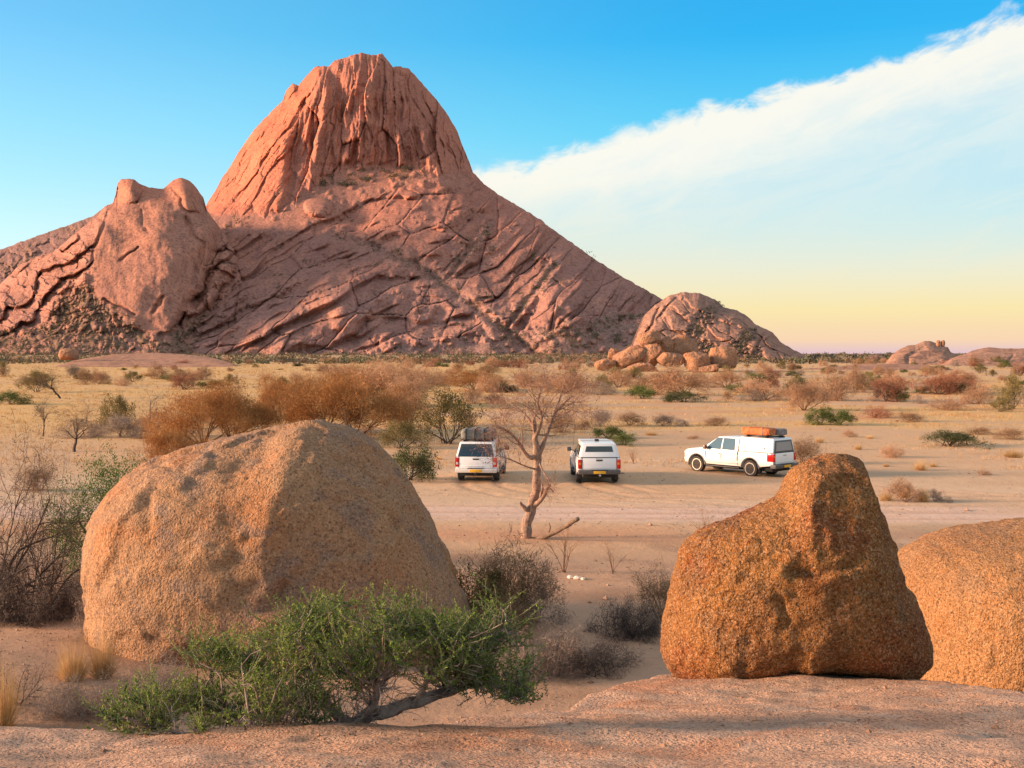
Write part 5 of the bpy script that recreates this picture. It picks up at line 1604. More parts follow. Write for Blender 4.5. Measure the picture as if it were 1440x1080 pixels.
FANS = 'orange brown acacias in the row behind the big boulder'
for i, (u0, u1, vt, vb) in enumerate([(228, 335, 548, 624), (288, 378, 546, 619), (362, 448, 535, 607), (405, 498, 538, 610), (455, 560, 530, 615)]):
    plant_px('fan', i % 3, 'acacia_tree', ['leafless orange acacia next to the dense orange bush behind the big boulder', 'second orange acacia from the dense orange bush, behind the big boulder', 'middle orange acacia of the row of five behind the big boulder', 'fourth orange acacia from the dense orange bush, behind the big boulder', 'orange acacia at the row end beside the brown twiggy bush'][i], 'tree', u0, u1, vt, vb, FANS)
for i, (u0, u1, vt, vb) in enumerate([(440, 540, 513, 570), (500, 600, 511, 572), (545, 605, 532, 600)]):
    plant_px('fanpink', i % 2, 'acacia_tree', ['paler pinkish acacia behind the middle of the orange acacia row', 'widest pale pinkish acacia behind the end of the orange row', 'small pale pinkish acacia beside the brown twiggy bush'][i], 'tree', u0, u1, vt, vb, 'paler acacias behind the orange row')
plant_px('fan', 1, 'acacia_tree', 'wide low orange acacia alone on the plain beyond the tent pickup', 'tree', 633, 703, 522, 549)
plant_px('mound', 0, 'bush', 'dense rounded orange bush against the left shoulder of the big boulder', 'bush', 198, 290, 603, 660)
plant_px('umb', 0, 'thorn_tree', 'thin thorn tree with flat crown alone on the straw flats', 'tree', 46, 98, 519, 561)
plant_px('umb', 1, 'thorn_tree', 'small brown thorn tree with a dark forked trunk above the thorny bush', 'tree', 78, 140, 578, 635)
plant_px('umbdark', 0, 'thorn_tree', 'dark leaning thorn tree left of the small brown thorn tree', 'tree', 42, 84, 562, 613)
plant_px('bare', 0, 'dead_tree', 'bare grey sapling with upright branches near the orange acacias', 'tree', 190, 236, 538, 609)
plant_px('bare', 1, 'dead_tree', 'small bare greyish tree behind the small brown thorn tree', 'tree', 108, 135, 556, 598)
plant_px('olive', 0, 'bush', 'tall olive bush with gaps left of the bare grey sapling', 'bush', 142, 187, 557, 603)
for i, (u0, u1, vt, vb) in enumerate([(145, 200, 583, 615), (188, 248, 578, 616), (238, 290, 585, 613), (85, 150, 592, 614)]):
    plant_px('ballgrey', i % 2, 'bush', 'grey twiggy bush in the thicket under the bare grey sapling', 'bush', u0, u1, vt, vb, 'grey bushes under the bare sapling')
plant_px('green', 0, 'bush', 'low green bush on the far left straw flat', 'bush', -4, 40, 551, 569)
plant_px('green', 1, 'bush', 'flat green bush just above the orange acacia row', 'bush', 278, 316, 535, 546)
plant_px('olive', 1, 'bush', 'big olive and brown bush behind the tent pickup', 'bush', 583, 668, 553, 624)
plant_px('olive', 0, 'bush', 'low straggling olive bush between acacias and tent pickup', 'bush', 535, 592, 594, 630)
plant_px('ball', 0, 'bush', 'brown twiggy bush at the right end of the acacia row', 'bush', 548, 588, 556, 606)
plant_px('darkgreen', 0, 'bush', 'compact green bush on the sand between big boulder and tent pickup', 'bush', 543, 609, 630, 675)
plant_px('green', 1, 'bush', 'small green bush right beyond the bare roofed pickup', 'bush', 836, 874, 599, 616)
plant_px('green', 0, 'bush', 'flat green bush lying in front of another, beyond the bare roofed pickup', 'bush', 858, 895, 609, 626)
plant_px('wisp', 0, 'shrub', 'leafless stiff shrub on bare sand between two pickups', 'shrub', 872, 909, 624, 652)
plant_px('ball', 1, 'bush', 'dark brown bush behind the dead tree crown', 'bush', 772, 808, 580, 608)
plant_px('ballgrey', 0, 'bush', 'grey twiggy bush above the bare roofed pickup', 'bush', 826, 860, 574, 600)
plant_px('ball', 1, 'bush', 'brown bush behind the rear of the luggage pickup', 'bush', 1108, 1153, 618, 652)
plant_px('darkgreen', 1, 'bush', 'wide dark green bush alone on the sand right of the luggage pickup', 'bush', 1303, 1374, 606, 627)
plant_px('green', 0, 'bush', 'pale green bush, left one of a touching pair on the orange flat', 'bush', 1134, 1172, 573, 597)
plant_px('green', 1, 'bush', 'pale green bush, right one of a touching pair on the orange flat', 'bush', 1162, 1199, 577, 598)
plant_px('fanpink', 0, 'acacia_tree', 'small fan shaped pinkish acacia on the flat behind the luggage pickup', 'tree', 1103, 1156, 538, 577)
plant_px('olive', 1, 'bush', 'olive tree like bush at the far right edge of the plain', 'bush', 1402, 1440, 528, 575)
plant_px('olive', 0, 'bush', 'squat olive bush below the tree like one at the right edge', 'bush', 1392, 1424, 558, 579)
STRAWG = 'straw bushes beside the dirt track'
for i, (u0, u1, vt, vb, k) in enumerate([(1234, 1258, 684, 704, 'tuft'), (1252, 1292, 675, 706, 'ballpink'), (1288, 1308, 682, 706, 'tuft'), (1300, 1334, 689, 706, 'ballgrey'), (1262, 1284, 672, 700, 'tuft')]):
    plant_px(k, i % 2, 'dry_bush', 'straw coloured dry bush in the clump beside the pale track', 'bush', u0, u1, vt, vb, STRAWG)
TW = 'small dry tufts dotted over the sand'
for i, (u0, u1, vt, vb) in enumerate([(1238, 1271, 625, 643), (1283, 1306, 643, 661), (1304, 1320, 648, 656), (1186, 1203, 604, 614), (1216, 1230, 610, 616), (1408, 1442, 628, 643), (1160, 1180, 640, 648), (1240, 1252, 650, 656),
        (905, 926, 604, 612), (966, 982, 612, 617), (1145, 1160, 612, 622), (1200, 1214, 622, 632), (1375, 1392, 660, 668), (610, 624, 640, 646)]):
    plant_px('tuft' if i % 3 else 'ballpink', i % 2, 'grass_tuft', 'small dry tuft on the open sand around the pickups', 'grass tuft', u0, u1, vt, vb, TW)
# named bushes of the middle distance: kind, u0, u1, top, base
MID = [('ball', 25, 52, 529, 541), ('ball', 108, 132, 519, 541), ('ballpink', 128, 152, 520, 540), ('ball', 240, 268, 519, 536), ('ballpink', 262, 288, 520, 535), ('tuft', 194, 226, 518, 529),
       ('ball', 648, 682, 544, 567), ('ball', 678, 706, 554, 567), ('darkgreen', 698, 727, 541, 551), ('ballgrey', 822, 868, 539, 556), ('ball', 808, 836, 590, 604), ('ball', 866, 903, 579, 598),
       ('ballgrey', 918, 947, 582, 599), ('ballgrey', 946, 969, 589, 599), ('ball', 986, 1027, 585, 598), ('ballpink', 912, 1002, 515, 556), ('darkgreen', 936, 987, 551, 566), ('green', 883, 922, 543, 561),
       ('ball', 1013, 1033, 549, 562), ('ballpink', 1045, 1102, 533, 563), ('ballpink', 1138, 1197, 521, 563), ('ballpink', 1188, 1218, 513, 552), ('ballred', 1228, 1268, 528, 564), ('green', 1248, 1278, 547, 564),
       ('ballred', 1288, 1348, 523, 554), ('ballred', 1334, 1378, 526, 552), ('ballpink', 1352, 1398, 538, 567), ('ballgrey', 1283, 1302, 554, 567), ('ballpink', 1308, 1357, 558, 576), ('ballred', 1211, 1252, 572, 588),
       ('ball', 1258, 1302, 579, 593), ('ball', 1404, 1442, 602, 618), ('ball', 1356, 1400, 600, 611), ('ballred', 690, 740, 512, 524), ('ballpink', 720, 800, 518, 545), ('ballpink', 760, 830, 524, 552), ('ballgrey', 1165, 1190, 548, 563),
       ('darkgreen', 574, 606, 541, 550), ('ballpink', 590, 640, 520, 542), ('ballgrey', 1040, 1075, 548, 564), ('green', 1020, 1060, 540, 552), ('ballpink', 850, 890, 520, 545), ('ball', 886, 925, 528, 548), ('ballpink', 995, 1045, 520, 545)]
ADJ = {'ball': 'brown', 'ballpink': 'pinkish', 'ballgrey': 'grey', 'ballred': 'reddish brown', 'darkgreen': 'dark green', 'green': 'green', 'tuft': 'straw coloured', 'olive': 'olive'}
for i, (k, u0, u1, vt, vb) in enumerate(MID):
    side = 'straw flats at the foot of the dome' if u0 < 420 else ('middle distance below the peak' if u0 < 840 else 'scrub flats below the rock pile and low domes')
    plant_px(k, i % 2, 'bush' if k != 'tuft' else 'grass_tuft', '%s %s on the %s' % (ADJ[k], 'bush' if k != 'tuft' else 'grass tuft', side), 'bush' if k != 'tuft' else 'grass tuft', u0, u1, vt, vb, '%s bushes on the %s' % (ADJ[k], side))
# further scrub, thinning out to the left
fr = random.Random(77)
kinds = ['ballpink', 'ballpink', 'ball', 'ball', 'ballred', 'ballgrey', 'green', 'darkgreen', 'olive']
n = 0
while n < 230:
    u = fr.uniform(-10, 1450); v = 508 + 46 * fr.random() ** 1.7
    dens = 1.0 if u > 820 else (0.75 if u > 560 else (0.5 if v < 524 else 0.22))
    if 840 < u < 1040 and v < 522: continue
    if fr.random() > dens: continue
    x, y = gnd(u, v)
    k = fr.choice(kinds); w = fr.uniform(2.0, 5.0) if y < 500 else fr.uniform(3.5, 7.5); h = w * fr.uniform(0.45, 0.75)
    if k in ('green', 'darkgreen'): h *= 0.6
    z = 'far scrub in front of the peak' if u < 840 else 'far scrub in front of the low domes'
    plant(k, fr.randrange(2), 'bush', '%s bush among the %s' % (ADJ[k], z), 'bush', (x, y, ground_z(x, y) - 0.05), w, h, None, '%s bushes of the %s' % (ADJ[k], z))
    n += 1

# --- near scrub round the boulders
plant_px('thorn', 0, 'thorn_bush', 'tall tangled leafless thorn bush at the left edge', 'bush', -150, 118, 610, 872)
plant_px('thorn', 1, 'thorn_bush', 'smaller dark thorn bush between left edge and big boulder', 'bush', -5, 140, 655, 868)
plant_px('leafy', 0, 'bush', 'fresh green bush against the left side of the big boulder', 'bush', 78, 208, 646, 800)
plant_px('ball', 0, 'bush', 'small brown bush behind the leafless thorn bush', 'bush', 22, 82, 652, 690)
plant_px('brush', 0, 'brushwood', 'dark tangle of dead twigs below the leafless thorn bush', 'brushwood', -30, 95, 792, 876)
plant_px('brushgrey', 0, 'brushwood', 'grey dead twigs between thorn bush and big boulder', 'brushwood', 50, 150, 800, 868)
plant_px('ballgrey', 1, 'bush', 'small dark twiggy bush touching the left foot of the big boulder', 'bush', 105, 160, 850, 912)
plant_px('ball', 1, 'bush', 'largest brown bush right of the big boulder', 'bush', 655, 775, 770, 878)
plant_px('olive', 0, 'bush', 'olive brown bush behind the right foot of the big boulder', 'bush', 640, 735, 800, 882)
plant_px('ballgrey', 1, 'bush', 'purple grey twiggy bush on the right flank of the largest brown bush', 'bush', 705, 798, 800, 872)
plant_px('ball', 0, 'bush', 'dark bush tucked in front of the largest brown bush', 'bush', 680, 760, 838, 905)
plant_px('brushgrey', 1, 'brushwood', 'greyish brown twig tangle beside the tip of the green shrub', 'brushwood', 690, 815, 878, 948)
plant_px('brush', 1, 'brushwood', 'dark twig tangle lying on sand right of the greyish one', 'brushwood', 775, 890, 890, 944)
plant_px('brush', 0, 'brushwood', 'round dark bundle of dead twigs left of the balanced boulder', 'brushwood', 842, 928, 844, 894)
plant_px('ball', 0, 'bush', 'faded brown bush behind the left edge of the balanced boulder', 'bush', 885, 975, 800, 868)
plant_px('wisp', 1, 'shrub', 'slender leafless shrub in front of the dead tree and log', 'shrub', 766, 822, 732, 806)
plant_px('wisp', 0, 'shrub', 'small leafless shrub between dead tree and balanced boulder', 'shrub', 846, 884, 752, 806)
plant_px('wisp', 1, 'shrub', 'bare twigs showing above the shoulder of the balanced boulder', 'shrub', 965, 1020, 716, 768)
plant_px('tuft', 0, 'grass_tuft', 'golden grass tuft at the left foot of the big boulder', 'grass tuft', 122, 168, 888, 968)
plant_px('tuft', 1, 'grass_tuft', 'pale dry grass left of the golden tuft', 'grass tuft', 75, 130, 905, 975)
plant_px('tuft', 0, 'grass_tuft', 'golden grass tuft at the left edge above the granite shelf', 'grass tuft', -25, 32, 915, 1035)
plant_px('thorn', 0, 'dead_branch', 'bare thorn twigs over the golden tuft at the left edge', 'branch', -30, 70, 930, 1010)
plant_px('brushgrey', 0, 'brushwood', 'pale grey dead twigs below the big boulder, left of the green shrub', 'brushwood', 165, 285, 930, 1000)
plant_px('brushgrey', 1, 'brushwood', 'grey dead twigs at the front left foot of the big boulder', 'brushwood', 60, 190, 960, 1015)

# ------------------------------------------------------------------ the dead tree by the track
def chain(pts, Y, radii, dys=None, thin=0.66):
    """limb through photo points at about distance Y"""
    P = [at(u, v, Y + (dys[i] if dys else 0)) for i, (u, v) in enumerate(pts)]
    # refine with a spline for smooth bends
    P = np.array(P); R = np.array(radii, float) * Y / F * thin
    t = np.arange(len(P)); tt = np.linspace(0, len(P) - 1, (len(P) - 1) * 5 + 1)
    out = np.stack([np.interp(tt, t, P[:, k]) for k in range(3)], -1)
    jr = np.random.default_rng(int(abs(pts[0][0] * 7 + pts[-1][1])))
    out[2:-2] += jr.normal(0, 0.45, (len(out) - 4, 3)) * np.interp(tt, t, R)[2:-2, None]
    for _ in range(2):
        out[1:-1] = 0.25 * out[:-2] + 0.5 * out[1:-1] + 0.25 * out[2:]
    return out, np.interp(tt, t, R)

def skin(name, limbs, mat, parent, sides=10, rough=0.12, seed=1):
    """continuous tapering limbs: ring meshes along each centre line"""
    V, Fc = [], []; off = 0
    rng = np.random.default_rng(seed)
    for C, R in limbs:
        d = np.gradient(C, axis=0); d /= np.linalg.norm(d, axis=1, keepdims=True)
        a, b = perp(d)
        for i in range(1, len(a)):                    # keep the frame from flipping
            if np.dot(a[i], a[i - 1]) < 0: a[i] *= -1; b[i] *= -1
        ang = np.arange(sides) * 2 * pi / sides
        rr = R[:, None] * (1 + rough * rng.normal(size=(len(C), sides)))
        ring = C[:, None] + rr[..., None] * (a[:, None] * np.cos(ang)[None, :, None] + b[:, None] * np.sin(ang)[None, :, None])
        V.append(ring.reshape(-1, 3))
        i = np.arange(len(C) - 1)[:, None] * sides + off; k = np.arange(sides)[None]
        Fc.append(np.stack([i + k, i + (k + 1) % sides, i + sides + (k + 1) % sides, i + sides + k], -1).reshape(-1, 4))
        off += len(C) * sides
        # end caps as collapsed rings
        for e in (0, len(C) - 1):
            V.append(C[e][None]); ce = off; off += 1
            base = ce - (1 if e == 0 else 2) - len(C) * sides + 1 + (0 if e == 0 else 0)
        s0 = off - 2 - len(C) * sides
        kk = np.arange(sides)
        Fc.append(np.stack([s0 + (kk + 1) % sides, s0 + kk, np.full(sides, off - 2), np.full(sides, off - 2)], -1))
        s1 = s0 + (len(C) - 1) * sides
        Fc.append(np.stack([s1 + kk, s1 + (kk + 1) % sides, np.full(sides, off - 1), np.full(sides, off - 1)], -1))
    co = np.concatenate(V); f = np.concatenate(Fc)
    me = bpy.data.meshes.new(name)
    faces = [tuple(dict.fromkeys(map(int, q))) for q in f]
    me.from_pydata([tuple(map(float, p)) for p in co], [], faces)
    for p in me.polygons: p.use_smooth = True
    return me

M_DEADWOOD = None
def deadwood_mat():
    m, t, b = new_mat('weathered_wood')
    tc = t.node('ShaderNodeTexCoord').outputs['Object']
    n1 = t.noise(t.mapping(tc, scale=(9, 9, 1.6)), 3.0, 5, 0.65, 0.4)
    n2 = t.noise(tc, 2.2, 4, 0.6)
    c = t.mix(t.ramp(n1, 0.35, 0.65), (0.16, 0.095, 0.068), (0.40, 0.265, 0.195))
    c = t.mix(t.m('MULTIPLY', t.ramp(n2, 0.5, 0.7), 0.6), c, (0.38, 0.16, 0.085))
    t.put(b.inputs['Base Color'], c); b.inputs['Roughness'].default_value = 0.85
    t.put(b.inputs['Normal'], t.bump(n1, 0.8, 0.03))
    return m
M_DEADWOOD = deadwood_mat()

def dead_tree():
    x, Y = gnd(742, 757)
    base = Vector((x, Y, ground_z(x, Y)))
    root = empty('dead_tree', base)
    tag(root, 'gnarled dead tree with reddish bark and bare crown between two white pickups', 'tree')
    L = []
    L.append(chain([(740, 762), (741, 740), (747, 716), (753, 690), (757, 660), (757, 636), (752, 612), (750, 592)], Y, [13, 11, 10, 9.5, 8.5, 8, 5.5, 3.5], [0, 0, 0, 0.05, 0.1, 0.1, 0.1, 0.2]))
    L.append(chain([(755, 640), (746, 645), (733, 628), (722, 612), (708, 604), (697, 600)], Y, [6, 4.5, 3.6, 3.0, 2.6, 2.0], [0.1, 0, -0.2, -0.5, -0.8, -1.0]))
    L.append(chain([(757, 640), (764, 622), (772, 603), (778, 585), (790, 570), (806, 556)], Y, [6.5, 4.6, 3.8, 3.0, 2.4, 1.6], [0.1, 0.2, 0.4, 0.6, 0.9, 1.1]))
    L.append(chain([(752, 620), (760, 600), (762, 585), (756, 566), (760, 548)], Y, [5, 3.8, 3.0, 2.2, 1.4], [0.1, -0.1, -0.3, -0.5, -0.6]))
    L.append(chain([(750, 600), (741, 585), (728, 574), (716, 566)], Y, [3.4, 2.6, 2.0, 1.3], [0.2, 0.4, 0.6, 0.9]))
    L.append(chain([(746, 716), (738, 716), (731, 706)], Y, [6, 4.6, 2.6], [0, -0.1, -0.2]))
    L.append(chain([(747, 714), (760, 705), (768, 692), (772, 682), (778, 692)], Y, [6, 5.0, 4.2, 3.0, 1.4], [0, -0.2, -0.3, -0.35, -0.4]))
    L.append(chain([(760, 700), (764, 688), (762, 680)], Y, [3.5, 2.4, 1.2], [-0.2, -0.3, -0.3]))
    L.append(chain([(758, 650), (764, 664), (772, 674), (775, 688)], Y, [2.6, 1.8, 1.5, 1.0], [0.1, -0.2, -0.4, -0.5]))
    L.append(chain([(753, 660), (740, 656), (722, 648), (706, 642)], Y, [2.2, 1.6, 1.3, 0.9], [0.1, -0.2, -0.5, -0.8]))
    ob = np.array(base)
    me = skin('trunk', [(C - ob, R) for C, R in L], M_DEADWOOD, root, 10, 0.08, 3)
    obj('trunk', me, M_DEADWOOD, root)
    # crown: fine branches off the limbs
    rng = np.random.default_rng(12)
    segs, tips = [], []
    S = spec([5, 4, 3], [4, 3, 0], [0.16, 0.22, 0.28], [0.01, 0.01, 0], [0.86, 0.8, 0.75], [(0.35, 0.9), (0.4, 1.0), (0, 0)], [0.6, 0.6, 0.5], [0.6, 0.65, 0.6])
    for li, ln, cnt in ((1, 0.85, 11), (2, 1.1, 20), (3, 0.95, 14), (4, 0.75, 9), (0, 0.7, 4), (9, 0.6, 6), (8, 0.4, 4)):
        C, R = L[li]
        for k in range(cnt):
            lo = 0.35 if li != 0 else 0.8
            i = int((lo + (1 - lo) * (k + rng.uniform(0, 1)) / cnt) * (len(C) - 1))
            d = C[min(i + 1, len(C) - 1)] - C[max(i - 1, 0)]; d /= np.linalg.norm(d)
            dd = Vector(d) + Vector(rng.normal(0, 0.65, 3)); dd.z += 0.15
            if li == 2: dd.x += 0.35
            dd.normalize()
            grow(rng, segs, tips, Vector(C[i] - ob), dd, ln * rng.uniform(0.6, 1.2), max(R[i] * 0.40, 0.009), 0, S)
    T = np.array(tips); N = 8
    P = np.repeat(T[:, :3], N, 0) + rng.normal(0, 0.10, (len(T) * N, 3))
    c2, f2 = needles(P, np.repeat(T[:, 3:], N, 0) + 0.8 * rdir(rng, len(P), 0.1), rng.uniform(0.10, 0.34, len(P)), 0.011, rng)
    br = obj('branches', mesh_np('branches', *tubes(segs, 4)), M_DEADWOOD, root)
    obj('crown', mesh_np('crown', c2, f2, False), veg_mat('dead_tree_twigs', (0.20, 0.105, 0.075), (0.33, 0.185, 0.13), 4, 0.1, objvar=0.0), root)
    # the log
    lx, lY = gnd(752, 758)
    lb = Vector((lx, lY, ground_z(lx, lY)))
    lg = empty('fallen_log', lb)
    tag(lg, 'broken grey log leaning out from the foot of the dead tree', 'log')
    C, R = chain([(748, 760), (760, 757), (778, 749), (797, 740), (814, 729)], lY, [6, 5.5, 5, 4.6, 4.2], [0, -0.1, -0.3, -0.5, -0.7])
    C2, R2 = chain([(770, 752), (774, 742), (772, 735)], lY, [2, 1.4, 0.8], [-0.2, -0.25, -0.3])
    me = skin('stem', [(C - np.array(lb), R), (C2 - np.array(lb), R2)], None, lg, 10, 0.10, 8)
    obj('stem', me, veg_mat('log_wood', (0.13, 0.085, 0.06), (0.26, 0.18, 0.13), 12, objvar=0.0), lg)
dead_tree()

# ------------------------------------------------------------------ green shrub sprawling on the shelf
def green_shrub():
    rng = np.random.default_rng(21)
    Y0 = 5.78
    bx = at(478, 1030, Y0); base = Vector((bx[0], Y0, float(shelf_z(bx[0], Y0))))
    root = empty('green_shrub', base)
    tag(root, 'sprawling dark green shrub with twisted grey branches on the granite shelf', 'shrub')
    ob = np.array(base)
    def pt(u, v, dy=0.0):
        p = at(u, v, Y0 + dy)
        return p
    limbs = []
    def limb(pts, rad, dys): limbs.append(chain(pts, Y0, rad, dys, 0.85))
    limb([(455, 1034), (490, 1026), (520, 1010), (550, 998), (590, 984), (630, 972), (668, 960)], [14, 15, 13, 11, 9.5, 8, 5], [0, 0, 0.02, 0.05, 0.1, 0.15, 0.2])
    limb([(480, 1028), (460, 1026), (430, 1032), (395, 1036), (350, 1036)], [12, 11, 9, 7, 4], [0, -0.05, -0.12, -0.2, -0.3])
    limb([(505, 1018), (522, 1000), (530, 980), (528, 960)], [10, 8, 6, 4], [0, -0.05, -0.1, -0.15])
    limb([(590, 984), (596, 965), (606, 945), (622, 930)], [6, 5.0, 4, 3], [0.1, 0.08, 0.05, 0.0])
    limb([(490, 1026), (470, 1000), (450, 970), (440, 935), (445, 900)], [9, 7, 5.5, 4.5, 3], [0, 0.05, 0.1, 0.15, 0.2])
    limb([(530, 980), (545, 950), (560, 915), (570, 885)], [5, 4, 3.2, 2.2], [-0.1, 0, 0.1, 0.15])
    limb([(430, 1032), (380, 1015), (330, 1000), (280, 995)], [6, 5, 4, 2.5], [-0.12, -0.05, 0.0, 0.05])
    limb([(350, 1036), (300, 1035), (250, 1030), (205, 1022)], [4, 3.5, 3, 2], [-0.3, -0.3, -0.25, -0.2])
    limb([(668, 960), (700, 965), (725, 975), (745, 985)], [5, 3.6, 2.6, 1.6], [0.2, 0.15, 0.1, 0.05])
    limb([(620, 975), (660, 945), (690, 915), (705, 890)], [5, 4, 3, 2], [0.15, 0.2, 0.25, 0.3])
    limb([(470, 1000), (420, 975), (380, 955), (350, 930)], [5, 4, 3, 2], [0.05, 0.1, 0.2, 0.25])
    me = skin('trunk', [(C - ob, R) for C, R in limbs], None, root, 9, 0.10, 5)
    mb, t, b = new_mat('shrub_bark')
    tc = t.node('ShaderNodeTexCoord').outputs['Object']
    n1 = t.noise(tc, 16, 5, 0.7, 0.5)
    t.put(b.inputs['Base Color'], t.mix(t.ramp(n1, 0.35, 0.65), (0.10, 0.07, 0.055), (0.34, 0.27, 0.23))); b.inputs['Roughness'].default_value = 0.85
    t.put(b.inputs['Normal'], t.bump(n1, 0.9, 0.012))
    obj('trunk', me, mb, root)
    # foliage clusters: centre, spread in photo pixels; the canopy is a flat-topped mass to the right and a low skirt to the left
    cl = []
    def scatter(n, ua, ub, top, bot, dy=(-0.35, 0.45)):
        for _ in range(n):
            u = rng.uniform(ua, ub)
            vt_ = np.interp(u, [p[0] for p in top], [p[1] for p in top]); vb_ = np.interp(u, [p[0] for p in bot], [p[1] for p in bot])
            v_ = vt_ + (vb_ - vt_) * rng.uniform(0, 1) ** 1.25
            if noise2(np.array([u / 46.0]), np.array([v_ / 24.0]), 64)[0] < -0.12 and rng.uniform() < 0.85: continue
            cl.append((u, v_, rng.uniform(*dy)))
    top = [(330, 935), (375, 900), (400, 862), (440, 850), (480, 862), (510, 848), (560, 862), (600, 868), (640, 880), (700, 872), (735, 900)]
    bot = [(330, 985), (400, 985), (460, 960), (520, 945), (580, 950), (640, 950), (700, 960), (735, 960)]
    scatter(225, 365, 738, top, bot)
    scatter(60, 640, 748, [(640, 935), (700, 950), (748, 968)], [(640, 970), (700, 985), (748, 990)], (-0.2, 0.3))
    scatter(115, 150, 420, [(150, 1002), (210, 985), (270, 985), (320, 958), (370, 945), (420, 960)], [(165, 1025), (250, 1040), (330, 1035), (420, 1025)], (-0.35, 0.25))
    scatter(40, 265, 360, [(265, 915), (300, 908), (345, 930)], [(265, 940), (345, 990)], (0.0, 0.4))
    scatter(22, 420, 500, [(420, 960), (500, 975)], [(420, 1020), (500, 1010)], (-0.3, -0.05))
    nodes = np.concatenate([C for C, R in limbs])
    segs = []; LP, LD, LL, LW, LC = [], [], [], [], []
    dsegs = []
    for (u, v, dy) in cl:
        c = pt(u, v, dy)
        zmin = float(shelf_z(c[0], c[1])) + 0.03
        c[2] = max(c[2], zmin)
        k = np.argmin(np.sum((nodes - c) ** 2, 1) * rng.uniform(0.6, 1.4, len(nodes)))
        p0 = nodes[k]
        mid = (p0 + c) / 2 + rng.normal(0, 0.04, 3); mid[2] += 0.02
        pts = [p0 + (mid - p0) * t if t <= 1 else mid + (c - mid) * (t - 1) for t in np.linspace(0, 2, 7)]
        pts = np.array(pts) + rng.normal(0, 0.008, (7, 3)); pts[0] = p0
        r = np.linspace(0.0065, 0.003, 7)
        for i in range(6): segs.append((*(pts[i] - ob), *(pts[i + 1] - ob), r[i], r[i + 1]))
        # sprays: short curved shoots set with small leaves
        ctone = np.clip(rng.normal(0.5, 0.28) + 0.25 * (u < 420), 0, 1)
        for s in range(rng.integers(7, 12)):
            i = rng.integers(3, 7)
            q = pts[i] + rng.normal(0, 0.02, 3)
            d = rng.normal(0, 1, 3); d[2] = abs(d[2]) * 0.6 + 0.15; d /= np.linalg.norm(d)
            L = rng.uniform(0.05, 0.165)
            m_ = int(L / 0.0066)
            bend = rng.normal(0, 0.5, 3); bend[2] += 0.5
            tpar = np.linspace(0, 1, m_)[:, None]
            path = q + d * L * tpar + bend * (tpar ** 2) * L * 0.35
            path[:, 2] = np.maximum(path[:, 2], zmin - 0.02)
            for i2 in range(0, m_ - 3, 3):
                segs.append((*(path[i2] - ob), *(path[i2 + 3] - ob), 0.0017, 0.0013))
            dirs = np.gradient(path, axis=0); dirs /= np.linalg.norm(dirs, axis=1, keepdims=True)
            for rep in range(2):
                LP.append(path - ob); LD.append(dirs * 0.75 + rng.normal(0, 0.55, path.shape))
                LL.append(rng.uniform(0.011, 0.022, m_)); LW.append(rng.uniform(0.0035, 0.007, m_))
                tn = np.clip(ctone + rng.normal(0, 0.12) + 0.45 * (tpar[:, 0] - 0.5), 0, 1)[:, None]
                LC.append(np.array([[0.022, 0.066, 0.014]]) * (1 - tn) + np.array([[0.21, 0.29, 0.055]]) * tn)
    # dead grey inner twigs
    for _ in range(620):
        k = rng.integers(len(nodes)); p = nodes[k].copy()
        d = Vector(rng.normal(0, 1, 3)); d.z = abs(d.z) * 0.7; d.normalize()
        r = rng.uniform(0.002, 0.0045); L = rng.uniform(0.06, 0.24); p = Vector(p)
        for i in range(5):
            d = (d + Vector(rng.normal(0, 0.22, 3))).normalized(); q = p + d * L / 5
            dsegs.append((*(np.array(p) - ob), *(np.array(q) - ob), r, r * 0.8)); p = q; r *= 0.8
            if rng.uniform() < 0.5:
                d2 = (d + Vector(rng.normal(0, 0.7, 3))).normalized(); q2 = p + d2 * L * 0.3
                dsegs.append((*(np.array(p) - ob), *(np.array(q2) - ob), r * 0.7, r * 0.3))
    obj('branches', mesh_np('branches', *tubes(segs, 3)), mb, root)
    obj('dead_twigs', mesh_np('dead_twigs', *tubes(dsegs, 4)), veg_mat('shrub_twig', (0.24, 0.20, 0.175), (0.40, 0.34, 0.30), 9, objvar=0), root)['kind'] = 'stuff'
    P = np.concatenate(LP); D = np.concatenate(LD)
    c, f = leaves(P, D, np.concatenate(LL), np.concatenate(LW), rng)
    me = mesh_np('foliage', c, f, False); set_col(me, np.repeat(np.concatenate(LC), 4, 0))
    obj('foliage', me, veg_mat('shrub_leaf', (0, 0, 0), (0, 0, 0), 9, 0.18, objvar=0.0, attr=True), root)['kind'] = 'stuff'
green_shrub()

# ------------------------------------------------------------------ ground cover nobody could count
def tint_mesh(name, co, f, cols, mat, label, cat):
    me = mesh_np(name, co, f, False); set_col(me, cols)
    o = obj(name, me, mat); tag(o, label, cat, kind='stuff'); return o
V_ATTR = veg_mat('scrub_mixed', (0, 0, 0), (0, 0, 0), 3, 0.15, objvar=0.0, attr=True)

